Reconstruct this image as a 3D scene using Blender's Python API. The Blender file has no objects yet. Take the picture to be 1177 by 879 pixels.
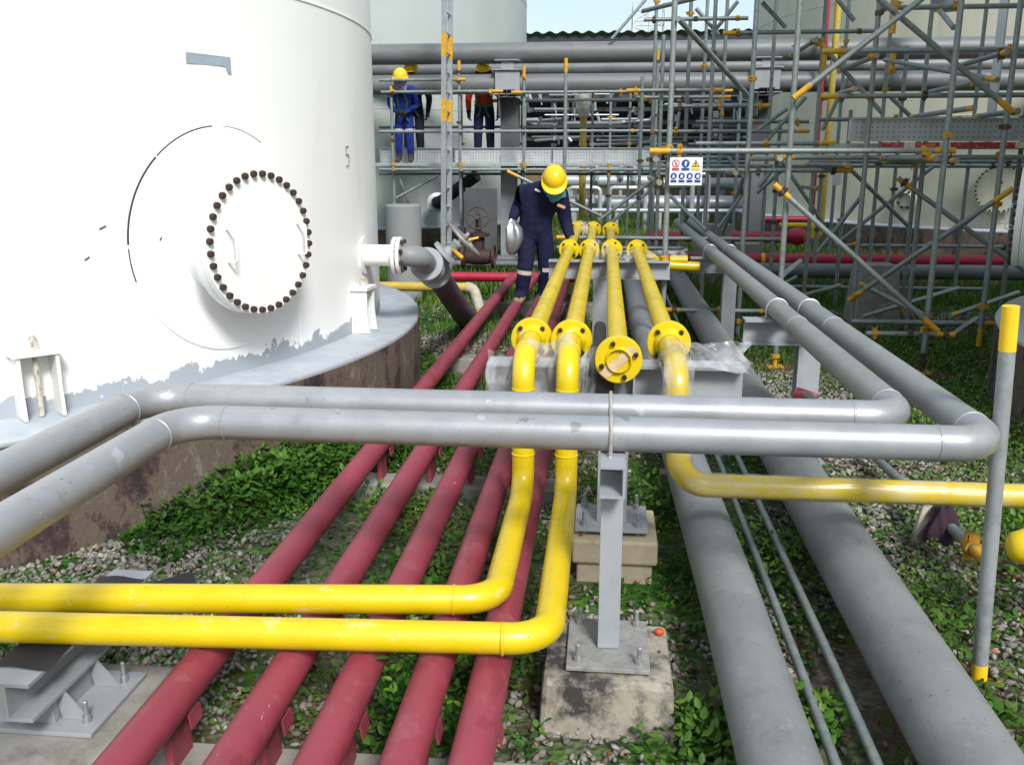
import bpy, math, random
import numpy as np
from mathutils import Vector, Matrix, Quaternion
random.seed(7); RNG = np.random.default_rng(7)
S = bpy.context.scene
COL = S.collection
R = math.radians
# ------------------------------------------------------------------ camera
H = 1.8; FPX = 1050.0; IW, IH = 1177.0, 879.0
TH = math.atan((IH/2-185.0)/FPX); PS = math.atan((697.0-IW/2)/FPX*math.cos(TH))
FW = Vector((-math.sin(PS)*math.cos(TH), math.cos(PS)*math.cos(TH), -math.sin(TH)))
RT = Vector((math.cos(PS), math.sin(PS), 0)); UP = RT.cross(FW)
cd = bpy.data.cameras.new('camera'); cam = bpy.data.objects.new('camera', cd); COL.objects.link(cam)
cam.matrix_world = Matrix.Translation((0, 0, H)) @ Matrix((RT, UP, -FW)).transposed().to_4x4()
cd.sensor_width = 36; cd.lens = 36*FPX/IW; cd.clip_start = .05; cd.clip_end = 2000
S.camera = cam
# ------------------------------------------------------------------ sky and sun
SUN_AZ, SUN_EL = R(-66), R(42)          # direction TO the sun (angle from +X), hazy sun behind the camera
w = bpy.data.worlds.new('World'); S.world = w; w.use_nodes = True
nt = w.node_tree; nt.nodes.clear()
out = nt.nodes.new('ShaderNodeOutputWorld'); bg = nt.nodes.new('ShaderNodeBackground')
sky = nt.nodes.new('ShaderNodeTexSky'); sky.sky_type = 'NISHITA'; sky.sun_disc = False
sky.sun_elevation = SUN_EL; sky.sun_rotation = math.pi/2-SUN_AZ
sky.air_density = 1.2; sky.dust_density = 2.0
tc = nt.nodes.new('ShaderNodeTexCoord'); mp = nt.nodes.new('ShaderNodeMapping'); mp.inputs['Scale'].default_value = (1, 1, 3.0)
nz = nt.nodes.new('ShaderNodeTexNoise'); nz.inputs['Scale'].default_value = 2.6; nz.inputs['Detail'].default_value = 6; nz.inputs['Roughness'].default_value = .55
rp = nt.nodes.new('ShaderNodeValToRGB'); rp.color_ramp.elements[0].position = .36; rp.color_ramp.elements[1].position = .62
mx = nt.nodes.new('ShaderNodeMix'); mx.data_type = 'RGBA'
L = nt.links.new
L(tc.outputs['Generated'], mp.inputs['Vector']); L(mp.outputs[0], nz.inputs['Vector']); L(nz.outputs['Fac'], rp.inputs['Fac'])
L(rp.outputs['Color'], mx.inputs['Factor']); L(sky.outputs[0], mx.inputs['A']); mx.inputs['B'].default_value = (4.4, 5.2, 5.8, 1)
L(mx.outputs['Result'], bg.inputs['Color']); bg.inputs['Strength'].default_value = .063; L(bg.outputs[0], out.inputs[0])
sl = bpy.data.lights.new('sun', 'SUN'); sl.energy = 1.5; sl.angle = R(14); sl.color = (1, .985, .96)
so = bpy.data.objects.new('sun', sl); COL.objects.link(so)
sd = Vector((math.cos(SUN_AZ)*math.cos(SUN_EL), math.sin(SUN_AZ)*math.cos(SUN_EL), math.sin(SUN_EL)))
so.rotation_euler = sd.to_track_quat('Z', 'Y').to_euler(); so.location = (-3, -8, 14)
S.view_settings.view_transform = 'Standard'; S.view_settings.look = 'None'; S.view_settings.gamma = 1
S.view_settings.exposure = 1.55
S.render.engine = 'CYCLES'; S.cycles.max_bounces = 6; S.cycles.transparent_max_bounces = 12

def at(x, y, Y=None, Z=None, X=None):
    d = FW + RT*((x-IW/2)/FPX) - UP*((y-IH/2)/FPX)
    t = Y/d.y if Y is not None else ((Z-H)/d.z if Z is not None else X/d.x)
    return Vector((0, 0, H)) + d*t

# ------------------------------------------------------------------ materials
MATS = {}
def mat(name, col, rough=.5, metal=0, var=.18, vscale=6, dirt=None, dirt_amt=.0, dscale=9, bump=.15, bscale=90, coat=0, streak=1, spec=.5, dirt_lo=.52, bdist=.004, specks=()):
    if name in MATS: return MATS[name]
    m = bpy.data.materials.new(name); m.use_nodes = True; t = m.node_tree; b = t.nodes['Principled BSDF']; N = t.nodes.new; K = t.links.new
    g = N('ShaderNodeNewGeometry'); mpg = N('ShaderNodeMapping'); mpg.inputs['Scale'].default_value = (1, 1, 1/streak); K(g.outputs['Position'], mpg.inputs[0])
    n1 = N('ShaderNodeTexNoise'); n1.inputs['Scale'].default_value = vscale; n1.inputs['Detail'].default_value = 5; n1.inputs['Roughness'].default_value = .65; K(mpg.outputs[0], n1.inputs['Vector'])
    r1 = N('ShaderNodeMapRange'); r1.inputs['From Min'].default_value = .3; r1.inputs['From Max'].default_value = .7; r1.inputs['To Min'].default_value = 1-var; r1.inputs['To Max'].default_value = 1+var*.6; K(n1.outputs['Fac'], r1.inputs['Value'])
    h = N('ShaderNodeMix'); h.data_type = 'RGBA'; h.blend_type = 'MULTIPLY'; h.inputs['Factor'].default_value = 1; h.inputs['A'].default_value = (*col, 1); K(r1.outputs[0], h.inputs['B'])
    cur = h.outputs['Result']
    if dirt:
        n2 = N('ShaderNodeTexNoise'); n2.inputs['Scale'].default_value = dscale; n2.inputs['Detail'].default_value = 8; n2.inputs['Roughness'].default_value = .7; K(mpg.outputs[0], n2.inputs['Vector'])
        r2 = N('ShaderNodeMapRange'); r2.inputs['From Min'].default_value = dirt_lo; r2.inputs['From Max'].default_value = dirt_lo+.16; r2.inputs['To Max'].default_value = dirt_amt; K(n2.outputs['Fac'], r2.inputs['Value'])
        x = N('ShaderNodeMix'); x.data_type = 'RGBA'; K(r2.outputs[0], x.inputs['Factor']); K(cur, x.inputs['A']); x.inputs['B'].default_value = (*dirt, 1); cur = x.outputs['Result']
    for (sc_, ss_, st_, sa_, sz_) in specks:
        ms_ = N('ShaderNodeMapping'); ms_.inputs['Scale'].default_value = sz_; ms_.inputs['Location'].default_value = (ss_*.37, 3.1, ss_*.11); K(g.outputs['Position'], ms_.inputs[0])
        n4 = N('ShaderNodeTexNoise'); n4.inputs['Scale'].default_value = ss_; n4.inputs['Detail'].default_value = 4; n4.inputs['Roughness'].default_value = .6; K(ms_.outputs[0], n4.inputs['Vector'])
        r4 = N('ShaderNodeMapRange'); r4.inputs['From Min'].default_value = st_; r4.inputs['From Max'].default_value = st_+.02; r4.inputs['To Max'].default_value = sa_; K(n4.outputs['Fac'], r4.inputs['Value'])
        x = N('ShaderNodeMix'); x.data_type = 'RGBA'; K(r4.outputs[0], x.inputs['Factor']); K(cur, x.inputs['A']); x.inputs['B'].default_value = (*sc_, 1); cur = x.outputs['Result']
    K(cur, b.inputs['Base Color'])
    rr = N('ShaderNodeMapRange'); rr.inputs['From Min'].default_value = .3; rr.inputs['From Max'].default_value = .7; rr.inputs['To Min'].default_value = max(.03, rough-.08); rr.inputs['To Max'].default_value = min(1, rough+.1); K(n1.outputs['Fac'], rr.inputs['Value']); K(rr.outputs[0], b.inputs['Roughness'])
    b.inputs['Metallic'].default_value = metal; b.inputs['Coat Weight'].default_value = coat; b.inputs['Specular IOR Level'].default_value = spec
    if bump:
        n3 = N('ShaderNodeTexNoise'); n3.inputs['Scale'].default_value = bscale; n3.inputs['Detail'].default_value = 3; K(g.outputs['Position'], n3.inputs['Vector'])
        bp = N('ShaderNodeBump'); bp.inputs['Strength'].default_value = bump; bp.inputs['Distance'].default_value = bdist; K(n3.outputs['Fac'], bp.inputs['Height']); K(bp.outputs[0], b.inputs['Normal'])
    MATS[name] = m; return m

YEL = mat('yellow_paint', (.64, .465, .004), .30, 0, .08, 5, (.36, .25, .05), .25, 24, .02, 40, spec=.6, dirt_lo=.62, specks=(((.10, .07, .03), 55, .70, .8, (1, 1, 1)), ((.62, .52, .22), 9, .64, .45, (1, 1, 2))))
YELD = mat('yellow_sleeve_paint', (.62, .33, .012), .5, 0, .25, 20, (.25, .13, .03), .5, 30)
RED = mat('red_paint', (.255, .038, .060), .5, 0, .16, 4, (.31, .12, .13), .5, 9, .2, 70, dirt_lo=.55, specks=(((.50, .40, .38), 40, .715, .85, (1, .3, 1)), ((.09, .03, .03), 48, .70, .8, (1, 1, 1)), ((.16, .02, .03), 5, .60, .45, (1, .5, 1))))
REDF = mat('fresh_red_paint', (.37, .014, .042), .38, 0, .12, 5)
SIL = mat('silver_pipe_paint', (.315, .32, .335), .40, .3, .12, 6, (.21, .21, .20), .6, 11, .08, 160, dirt_lo=.57, specks=(((.10, .10, .095), 46, .70, .8, (1, 1, 1)), ((.48, .49, .50), 9, .67, .6, (1, 1, 1)), ((.16, .155, .14), 14, .675, .7, (1, 1, 1))))
GRY = mat('grey_pipe_paint', (.20, .21, .217), .55, .05, .16, 4, (.13, .125, .11), .6, 9, .25, 70, dirt_lo=.55, specks=(((.05, .05, .05), 60, .675, .8, (1, 1, 1)), ((.27, .27, .25), 7, .63, .4, (1, 1, 1)), ((.30, .30, .28), 42, .71, .7, (1, .4, 1))))
GRYF = mat('far_grey_pipe_paint', (.15, .16, .162), .5, .1, .16, 3, (.17, .17, .16), .5, 6, streak=.5)
STL = mat('grey_steel_paint', (.30, .315, .335), .5, .05, .10, 7, (.22, .21, .20), .45, 18, dirt_lo=.58)
STLD = mat('dark_grey_steel_paint', (.075, .08, .085), .55, .05, .15, 5)
GAL = mat('galvanised_tube', (.235, .27, .265), .48, .35, .22, 14, (.13, .14, .13), .55, 24)
ALU = mat('aluminium', (.46, .48, .50), .35, .6, .1, 10)
RUST = mat('rusty_bolt_steel', (.055, .032, .024), .75, .2, .4, 60)
BOLT = mat('galvanised_bolt', (.38, .39, .39), .45, .6, .2, 60)
DBOLT = mat('dark_bolt', (.03, .028, .02), .5, .4, .3, 60)
TANKG = mat('pale_grey_tank_paint', (.39, .43, .415), .45, 0, .08, 1.2, (.45, .44, .40), .35, 3, .05, 30, streak=4, dirt_lo=.56)
TANKB = mat('beige_tank_paint', (.56, .545, .43), .5, 0, .12, 1.2, (.36, .30, .20), .45, 2.5, .05, 30, streak=6, dirt_lo=.55)
CONC = mat('concrete', (.33, .295, .235), .85, 0, .25, 7, (.02, .019, .022), .95, 7.5, .6, 45, dirt_lo=.445, specks=(((.13, .07, .03), 38, .69, .8, (1, 1, 1)),))
CONCL = mat('pale_concrete', (.42, .36, .25), .85, 0, .18, 9, (.24, .17, .10), .6, 12, .6, 45, dirt_lo=.56)
CONCG = mat('grey_concrete', (.26, .25, .22), .85, 0, .25, 6, (.10, .095, .075), .75, 5, .6, 45)
LEDGE = mat('silver_ledge_paint', (.40, .43, .47), .5, .1, .14, 4, (.55, .56, .55), .4, 7, .3, 40)
RUB = mat('black_rubber', (.014, .011, .016), .7, 0, .3, 20)
WHITE = mat('white_paint', (.78, .78, .74), .4, 0, .08, 8, (.5, .45, .36), .3, 15, .1, 60, dirt_lo=.6)
INS = mat('silver_insulation', (.40, .43, .44), .4, .35, .12, 3)
DARK = mat('dark_steel', (.025, .028, .036), .6, .1, .3, 3)
BLUES = mat('sign_blue', (.015, .05, .24), .4, 0, .05)
REDS = mat('sign_red', (.50, .03, .05), .4, 0, .05)
YELS = mat('sign_yellow', (.75, .45, .01), .4, 0, .05)
BLK = mat('sign_black', (.012, .012, .012), .5, 0, .05)
SIGN = mat('sign_board', (.66, .70, .76), .4, 0, .04)
NAVY = mat('navy_coverall', (.012, .014, .045), .85, 0, .35, 14, bump=.7, bscale=7, bdist=.05, spec=.2)
BLUEC = mat('blue_coverall', (.012, .028, .20), .8, 0, .3, 14, bump=.7, bscale=7, bdist=.05, spec=.2)
DCOV = mat('dark_coverall', (.016, .02, .03), .85, 0, .3, 14, bump=.7, bscale=7, bdist=.05, spec=.2)
ORNG = mat('orange_vest', (.62, .055, .018), .75, 0, .25, 14, bump=.7, bscale=7, bdist=.05, spec=.2)
SKIN = mat('skin', (.15, .07, .045), .55, 0, .1, 20)
HELM = mat('helmet_yellow', (.80, .52, .01), .25, 0, .05, 6)
REFL = mat('reflective_strip', (.62, .55, .50), .4, .1, .1)
TEAL = mat('teal_scarf', (.10, .36, .40), .9, 0, .2, 30)
MAUVE = mat('mauve_scarf', (.30, .22, .38), .9, 0, .2, 30)
HARN = mat('green_harness', (.02, .09, .05), .7, 0, .2, 30)
GLOVE = mat('dark_glove', (.02, .02, .022), .8, 0, .2, 30)
BOOT = mat('tan_boot', (.30, .22, .13), .8, 0, .2, 30)
BOOTD = mat('dark_boot', (.05, .035, .035), .8, 0, .2, 30)
FOIL = mat('foil_sheet', (.50, .51, .52), .32, .8, .1, 8, bump=.3, bscale=12)
TAPE = mat('masking_tape', (.55, .42, .24), .7, 0, .2, 25)
RAG = mat('purple_brown_rag', (.035, .016, .03), .95, 0, .3, 30)
PALE = mat('pale_board', (.46, .42, .33), .8, 0, .2, 12)
BROWNW = mat('brown_wall', (.17, .12, .075), .9, 0, .3, 2)

def film_mat(lo=.06, hi=.42):
    m = bpy.data.materials.new('clear_plastic_film'); m.use_nodes = True; t = m.node_tree; t.nodes.clear(); N = t.nodes.new; K = t.links.new
    o = N('ShaderNodeOutputMaterial'); a = N('ShaderNodeBsdfTransparent'); a.inputs[0].default_value = (.93, .93, .94, 1)
    p = N('ShaderNodeBsdfPrincipled'); p.inputs['Base Color'].default_value = (.68, .69, .71, 1); p.inputs['Roughness'].default_value = .16; p.inputs['Specular IOR Level'].default_value = .8
    n = N('ShaderNodeTexNoise'); n.inputs['Scale'].default_value = 11; n.inputs['Detail'].default_value = 2; g = N('ShaderNodeNewGeometry'); K(g.outputs['Position'], n.inputs['Vector'])
    r = N('ShaderNodeMapRange'); r.inputs['From Min'].default_value = .38; r.inputs['From Max'].default_value = .68; r.inputs['To Min'].default_value = lo; r.inputs['To Max'].default_value = hi; K(n.outputs['Fac'], r.inputs['Value'])
    b = N('ShaderNodeBump'); b.inputs['Strength'].default_value = .25; b.inputs['Distance'].default_value = .01; K(n.outputs['Fac'], b.inputs['Height']); K(b.outputs[0], p.inputs['Normal'])
    x = N('ShaderNodeMixShader'); K(r.outputs[0], x.inputs[0]); K(a.outputs[0], x.inputs[1]); K(p.outputs[0], x.inputs[2]); K(x.outputs[0], o.inputs[0]); return m
FILM = film_mat(); FILMT = film_mat(.04, .26)

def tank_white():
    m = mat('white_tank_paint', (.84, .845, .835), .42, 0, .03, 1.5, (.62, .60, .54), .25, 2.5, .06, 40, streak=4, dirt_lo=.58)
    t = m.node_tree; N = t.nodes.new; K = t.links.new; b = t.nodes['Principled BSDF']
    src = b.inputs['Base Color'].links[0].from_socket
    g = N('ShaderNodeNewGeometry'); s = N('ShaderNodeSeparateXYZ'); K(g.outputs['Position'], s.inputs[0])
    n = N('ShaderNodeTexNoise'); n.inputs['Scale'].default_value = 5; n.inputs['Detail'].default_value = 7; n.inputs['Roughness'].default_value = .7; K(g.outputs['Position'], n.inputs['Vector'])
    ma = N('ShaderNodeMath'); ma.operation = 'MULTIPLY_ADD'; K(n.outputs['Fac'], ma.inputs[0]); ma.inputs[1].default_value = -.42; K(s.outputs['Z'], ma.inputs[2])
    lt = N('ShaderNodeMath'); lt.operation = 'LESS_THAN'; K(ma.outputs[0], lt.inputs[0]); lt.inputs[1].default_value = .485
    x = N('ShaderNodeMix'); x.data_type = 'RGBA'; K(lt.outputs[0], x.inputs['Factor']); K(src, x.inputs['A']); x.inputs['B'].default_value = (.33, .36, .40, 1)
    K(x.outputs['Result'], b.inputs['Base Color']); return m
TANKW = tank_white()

def plinth_mat():
    m = bpy.data.materials.new('stained_plinth_concrete'); m.use_nodes = True; t = m.node_tree; b = t.nodes['Principled BSDF']; N = t.nodes.new; K = t.links.new
    g = N('ShaderNodeNewGeometry'); mp_ = N('ShaderNodeMapping'); mp_.inputs['Scale'].default_value = (1, 1, .55); K(g.outputs['Position'], mp_.inputs[0])
    n = N('ShaderNodeTexNoise'); n.inputs['Scale'].default_value = 3.4; n.inputs['Detail'].default_value = 11; n.inputs['Roughness'].default_value = .78; K(mp_.outputs[0], n.inputs['Vector'])
    r = N('ShaderNodeValToRGB'); e = r.color_ramp.elements; e[0].position = .39; e[0].color = (.020, .015, .018, 1); e[1].position = .70; e[1].color = (.27, .23, .18, 1)
    for p_, c_ in ((.45, (.060, .036, .032, 1)), (.50, (.12, .088, .068, 1)), (.56, (.10, .078, .06, 1)), (.62, (.17, .145, .115, 1))):
        q = r.color_ramp.elements.new(p_); q.color = c_
    K(n.outputs['Fac'], r.inputs[0]); K(r.outputs[0], b.inputs['Base Color']); b.inputs['Roughness'].default_value = .9
    n2 = N('ShaderNodeTexNoise'); n2.inputs['Scale'].default_value = 30; n2.inputs['Detail'].default_value = 6; K(g.outputs['Position'], n2.inputs['Vector'])
    bp = N('ShaderNodeBump'); bp.inputs['Strength'].default_value = .5; bp.inputs['Distance'].default_value = .012; K(n2.outputs['Fac'], bp.inputs['Height']); K(bp.outputs[0], b.inputs['Normal'])
    return m
PLIN = plinth_mat()

def tone_mat(name, stops, rough=.8, trans=0, spec=.3):
    m = bpy.data.materials.new(name); m.use_nodes = True; t = m.node_tree; b = t.nodes['Principled BSDF']; N = t.nodes.new; K = t.links.new
    a = N('ShaderNodeAttribute'); a.attribute_name = 'tone'; r = N('ShaderNodeValToRGB'); e = r.color_ramp.elements
    e[0].position, e[0].color = stops[0][0], (*stops[0][1], 1); e[1].position, e[1].color = stops[-1][0], (*stops[-1][1], 1)
    for p_, c_ in stops[1:-1]:
        q = e.new(p_); q.color = (*c_, 1)
    K(a.outputs['Fac'], r.inputs[0]); K(r.outputs[0], b.inputs['Base Color']); b.inputs['Roughness'].default_value = rough; b.inputs['Specular IOR Level'].default_value = spec
    if trans:
        o = t.nodes['Material Output']; tr = N('ShaderNodeBsdfTranslucent'); K(r.outputs[0], tr.inputs[0]); x = N('ShaderNodeMixShader'); x.inputs[0].default_value = trans
        K(b.outputs[0], x.inputs[1]); K(tr.outputs[0], x.inputs[2]); K(x.outputs[0], o.inputs[0])
    return m
GRAVM = tone_mat('gravel_stone', [(0, (.06, .054, .045)), (.35, (.15, .14, .122)), (.7, (.25, .23, .195)), (.93, (.35, .33, .285)), (1, (.28, .11, .055))], .9)
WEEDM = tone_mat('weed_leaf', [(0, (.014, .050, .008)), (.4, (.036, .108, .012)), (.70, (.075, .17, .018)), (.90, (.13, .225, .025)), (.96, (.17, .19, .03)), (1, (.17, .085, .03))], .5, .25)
GRASM = tone_mat('grass_blade', [(0, (.014, .055, .008)), (.45, (.04, .115, .012)), (.75, (.085, .165, .018)), (1, (.26, .22, .08))], .6, .25)
LEAFM = tone_mat('plant_leaf', [(0, (.02, .085, .012)), (.6, (.055, .17, .022)), (1, (.16, .30, .03))], .4, .3)

# ------------------------------------------------------------------ mesh builder
class MB:
    def __init__(s): s.v = []; s.f = []; s.m = []
    def add(s, vs, fs, mi=0):
        o = len(s.v); s.v += [tuple(v) for v in vs]; s.f += [tuple(i+o for i in f) for f in fs]; s.m += [mi]*len(fs); return s
    def box(s, c, size, rot=None, mi=0):
        x, y, z = (q/2 for q in size); P = [Vector((a*x, b*y, d*z)) for d in (-1, 1) for b in (-1, 1) for a in (-1, 1)]
        if rot is not None: P = [rot @ p for p in P]
        c = Vector(c); return s.add([p+c for p in P], [(0, 2, 3, 1), (4, 5, 7, 6), (0, 1, 5, 4), (2, 6, 7, 3), (0, 4, 6, 2), (1, 3, 7, 5)], mi)
    def b2(s, lo, hi, mi=0):
        return s.box([(a+b)/2 for a, b in zip(lo, hi)], [b-a for a, b in zip(lo, hi)], None, mi)
    def tube(s, pts, r, seg=16, cap=True, mi=0):
        pts = [Vector(p) for p in pts]; n = len(pts); rr = r if hasattr(r, '__len__') else [r]*n
        t0 = (pts[1]-pts[0]).normalized(); ref = Vector((0, 0, 1)) if abs(t0.z) < .9 else Vector((1, 0, 0))
        a = t0.cross(ref).normalized(); vs = []; pt = t0
        for i, p in enumerate(pts):
            t = (pts[min(i+1, n-1)]-pts[max(i-1, 0)]).normalized()
            q = pt.rotation_difference(t); a = q @ a; a = (a-t*a.dot(t)).normalized(); b = t.cross(a); pt = t
            for k in range(seg):
                u = 2*math.pi*k/seg; vs.append(p+(a*math.cos(u)+b*math.sin(u))*rr[i])
        fs = [(i*seg+k, i*seg+(k+1) % seg, (i+1)*seg+(k+1) % seg, (i+1)*seg+k) for i in range(n-1) for k in range(seg)]
        if cap: fs += [tuple(range(seg-1, -1, -1)), tuple((n-1)*seg+k for k in range(seg))]
        return s.add(vs, fs, mi)
    def lathe(s, prof, c, axis=(0, 0, 1), seg=32, a0=0, a1=2*math.pi, mi=0):
        ax = Vector(axis).normalized(); ref = Vector((0, 0, 1)) if abs(ax.z) < .9 else Vector((1, 0, 0))
        u = ref.cross(ax).normalized() if abs(ax.z) < .9 else Vector((1, 0, 0)); v = ax.cross(u); c = Vector(c)
        full = abs(a1-a0-2*math.pi) < 1e-6; ns = seg if full else seg+1; vs = []
        for (r, h) in prof:
            for k in range(ns):
                t = a0+(a1-a0)*k/seg; vs.append(c+ax*h+(u*math.cos(t)+v*math.sin(t))*r)
        fs = []
        for i in range(len(prof)-1):
            for k in range(seg):
                k2 = (k+1) % ns; fs.append((i*ns+k, i*ns+k2, (i+1)*ns+k2, (i+1)*ns+k))
        return s.add(vs, fs, mi)
    def prism(s, poly, z0, z1, T=None, mi=0):
        n = len(poly); vs = [Vector((x, y, z)) for z in (z0, z1) for x, y in poly]
        if T is not None: vs = [T @ v for v in vs]
        return s.add(vs, [tuple(range(n-1, -1, -1)), tuple(range(n, 2*n))]+[(i, (i+1) % n, n+(i+1) % n, n+i) for i in range(n)], mi)
    def grid(s, fn, nu, nv, mi=0):
        vs = [fn(i/nu, j/nv) for j in range(nv+1) for i in range(nu+1)]
        return s.add(vs, [(j*(nu+1)+i, j*(nu+1)+i+1, (j+1)*(nu+1)+i+1, (j+1)*(nu+1)+i) for j in range(nv) for i in range(nu)], mi)
WL = {}
def link(o, parent, wl):
    COL.objects.link(o); o.location = wl
    if parent is not None:
        o.parent = parent; o.location = Vector(wl)-WL[parent.name]
    WL[o.name] = Vector(wl)
def tag(o, label=None, cat=None, group=None, kind=None):
    if label: o['label'] = label
    if cat: o['category'] = cat
    if group: o['group'] = group
    if kind: o['kind'] = kind
    return o
def mesh_of(mb, name, mats, smooth=True, ang=35, c=Vector((0, 0, 0))):
    me = bpy.data.meshes.new(name); me.from_pydata([(a-c.x, b-c.y, d-c.z) for a, b, d in mb.v], [], mb.f)
    for m in (mats if isinstance(mats, (list, tuple)) else [mats]): me.materials.append(m)
    if any(mb.m): me.polygons.foreach_set('material_index', mb.m)
    if smooth:
        me.polygons.foreach_set('use_smooth', [True]*len(me.polygons)); me.set_sharp_from_angle(angle=R(ang))
    me.update(); return me
def obj(name, mb, mats, parent=None, smooth=True, ang=35, bev=0):
    lo = Vector([min(v[i] for v in mb.v) for i in range(3)]); hi = Vector([max(v[i] for v in mb.v) for i in range(3)])
    c = (lo+hi)/2
    if parent is None: c.z = lo.z
    o = bpy.data.objects.new(name, mesh_of(mb, name, mats, smooth, ang, c)); link(o, parent, c)
    if bev:
        b = o.modifiers.new('bevel', 'BEVEL'); b.width = bev; b.segments = 2; b.limit_method = 'ANGLE'
    return o
def thing(name, loc, label, cat, group=None):
    o = bpy.data.objects.new(name, None); o.empty_display_size = .1; link(o, None, Vector(loc)); return tag(o, label, cat, group)
def inst(name, me, parent, p, rot=None, scale=None):
    o = bpy.data.objects.new(name, me); link(o, parent, Vector(p))
    if rot is not None: o.rotation_euler = rot.to_euler() if not hasattr(rot, 'order') else rot
    if scale is not None: o.scale = scale
    return o
def zto(d): return Vector(d).normalized().to_track_quat('Z', 'X')
def struct(name, mb, m, **k):
    o = obj(name, mb, m, None, **k); o['kind'] = 'structure'; return o
def fillet(pts, rad, n=8):
    pts = [Vector(p) for p in pts]; outp = [pts[0]]
    for i in range(1, len(pts)-1):
        a, p, b = pts[i-1], pts[i], pts[i+1]; u = (a-p).normalized(); v = (b-p).normalized(); th = u.angle(v)
        d = rad/math.tan(th/2); c = p+(u+v).normalized()*(rad/math.sin(th/2)); s = p+u*d-c; e = p+v*d-c; an = s.angle(e); ax = s.cross(e).normalized()
        for k in range(n+1): outp.append(c+Quaternion(ax, an*k/n) @ s)
    outp.append(pts[-1]); return outp
# shared small meshes
_m = MB(); _m.lathe([(0, 0), (.5, 0), (.5, .75), (.42, .85), (0, .85)], (0, 0, 0), seg=6); NUT = _m
def nutmesh(name, m): return mesh_of(NUT, name, m, True, 25)
ME_NUT_R = nutmesh('nut_rusty', RUST); ME_NUT_B = nutmesh('nut_galvanised', BOLT); ME_NUT_D = nutmesh('nut_dark', DBOLT)
_m = MB(); _m.lathe([(0, 0), (.5, 0), (.5, .8), (.28, .8), (.28, 2.6), (.2, 2.7), (0, 2.7)], (0, 0, 0), seg=8); ME_ANCH = mesh_of(_m, 'anchor_bolt', BOLT, True, 25)
def flange(parent, c, ax, rad, th, m, n=8, rb=None, bs=.024, bm=None, pipe_r=.045, both=False, neck=True, a0=.4):
    ax = Vector(ax).normalized(); mb = MB()
    prof = [(0, th/2), (rad*.97, th/2), (rad, th/2-.003), (rad, -th/2+.003), (rad*.97, -th/2), (0, -th/2)]
    mb.lathe(prof, c, ax, 40)
    if neck:
        for sgn in (1, -1): mb.lathe([(pipe_r*1.45, sgn*th/2), (pipe_r*1.38, sgn*(th/2+.012)), (pipe_r*1.03, sgn*(th/2+.045))], c, ax, 28)
    f = obj('flange', mb, m, parent); rb = rb or rad*.76
    ref = Vector((0, 0, 1)) if abs(ax.z) < .9 else Vector((1, 0, 0)); u = ref.cross(ax).normalized(); v = ax.cross(u)
    for k in range(n):
        t = a0+2*math.pi*k/n; p = Vector(c)+(u*math.cos(t)+v*math.sin(t))*rb
        for sgn in ((1, -1) if both else (1,)):
            inst('bolt', bm or ME_NUT_D, f, p+ax*sgn*th/2, zto(ax*sgn), (bs, bs, bs))
    return f
def weld(parent, c, ax, r, m): obj('weld_seam', MB().lathe([(r-.002, -.006), (r+.0028, -.002), (r+.0028, .002), (r-.002, .006)], c, ax, 28), m, parent)

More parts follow.
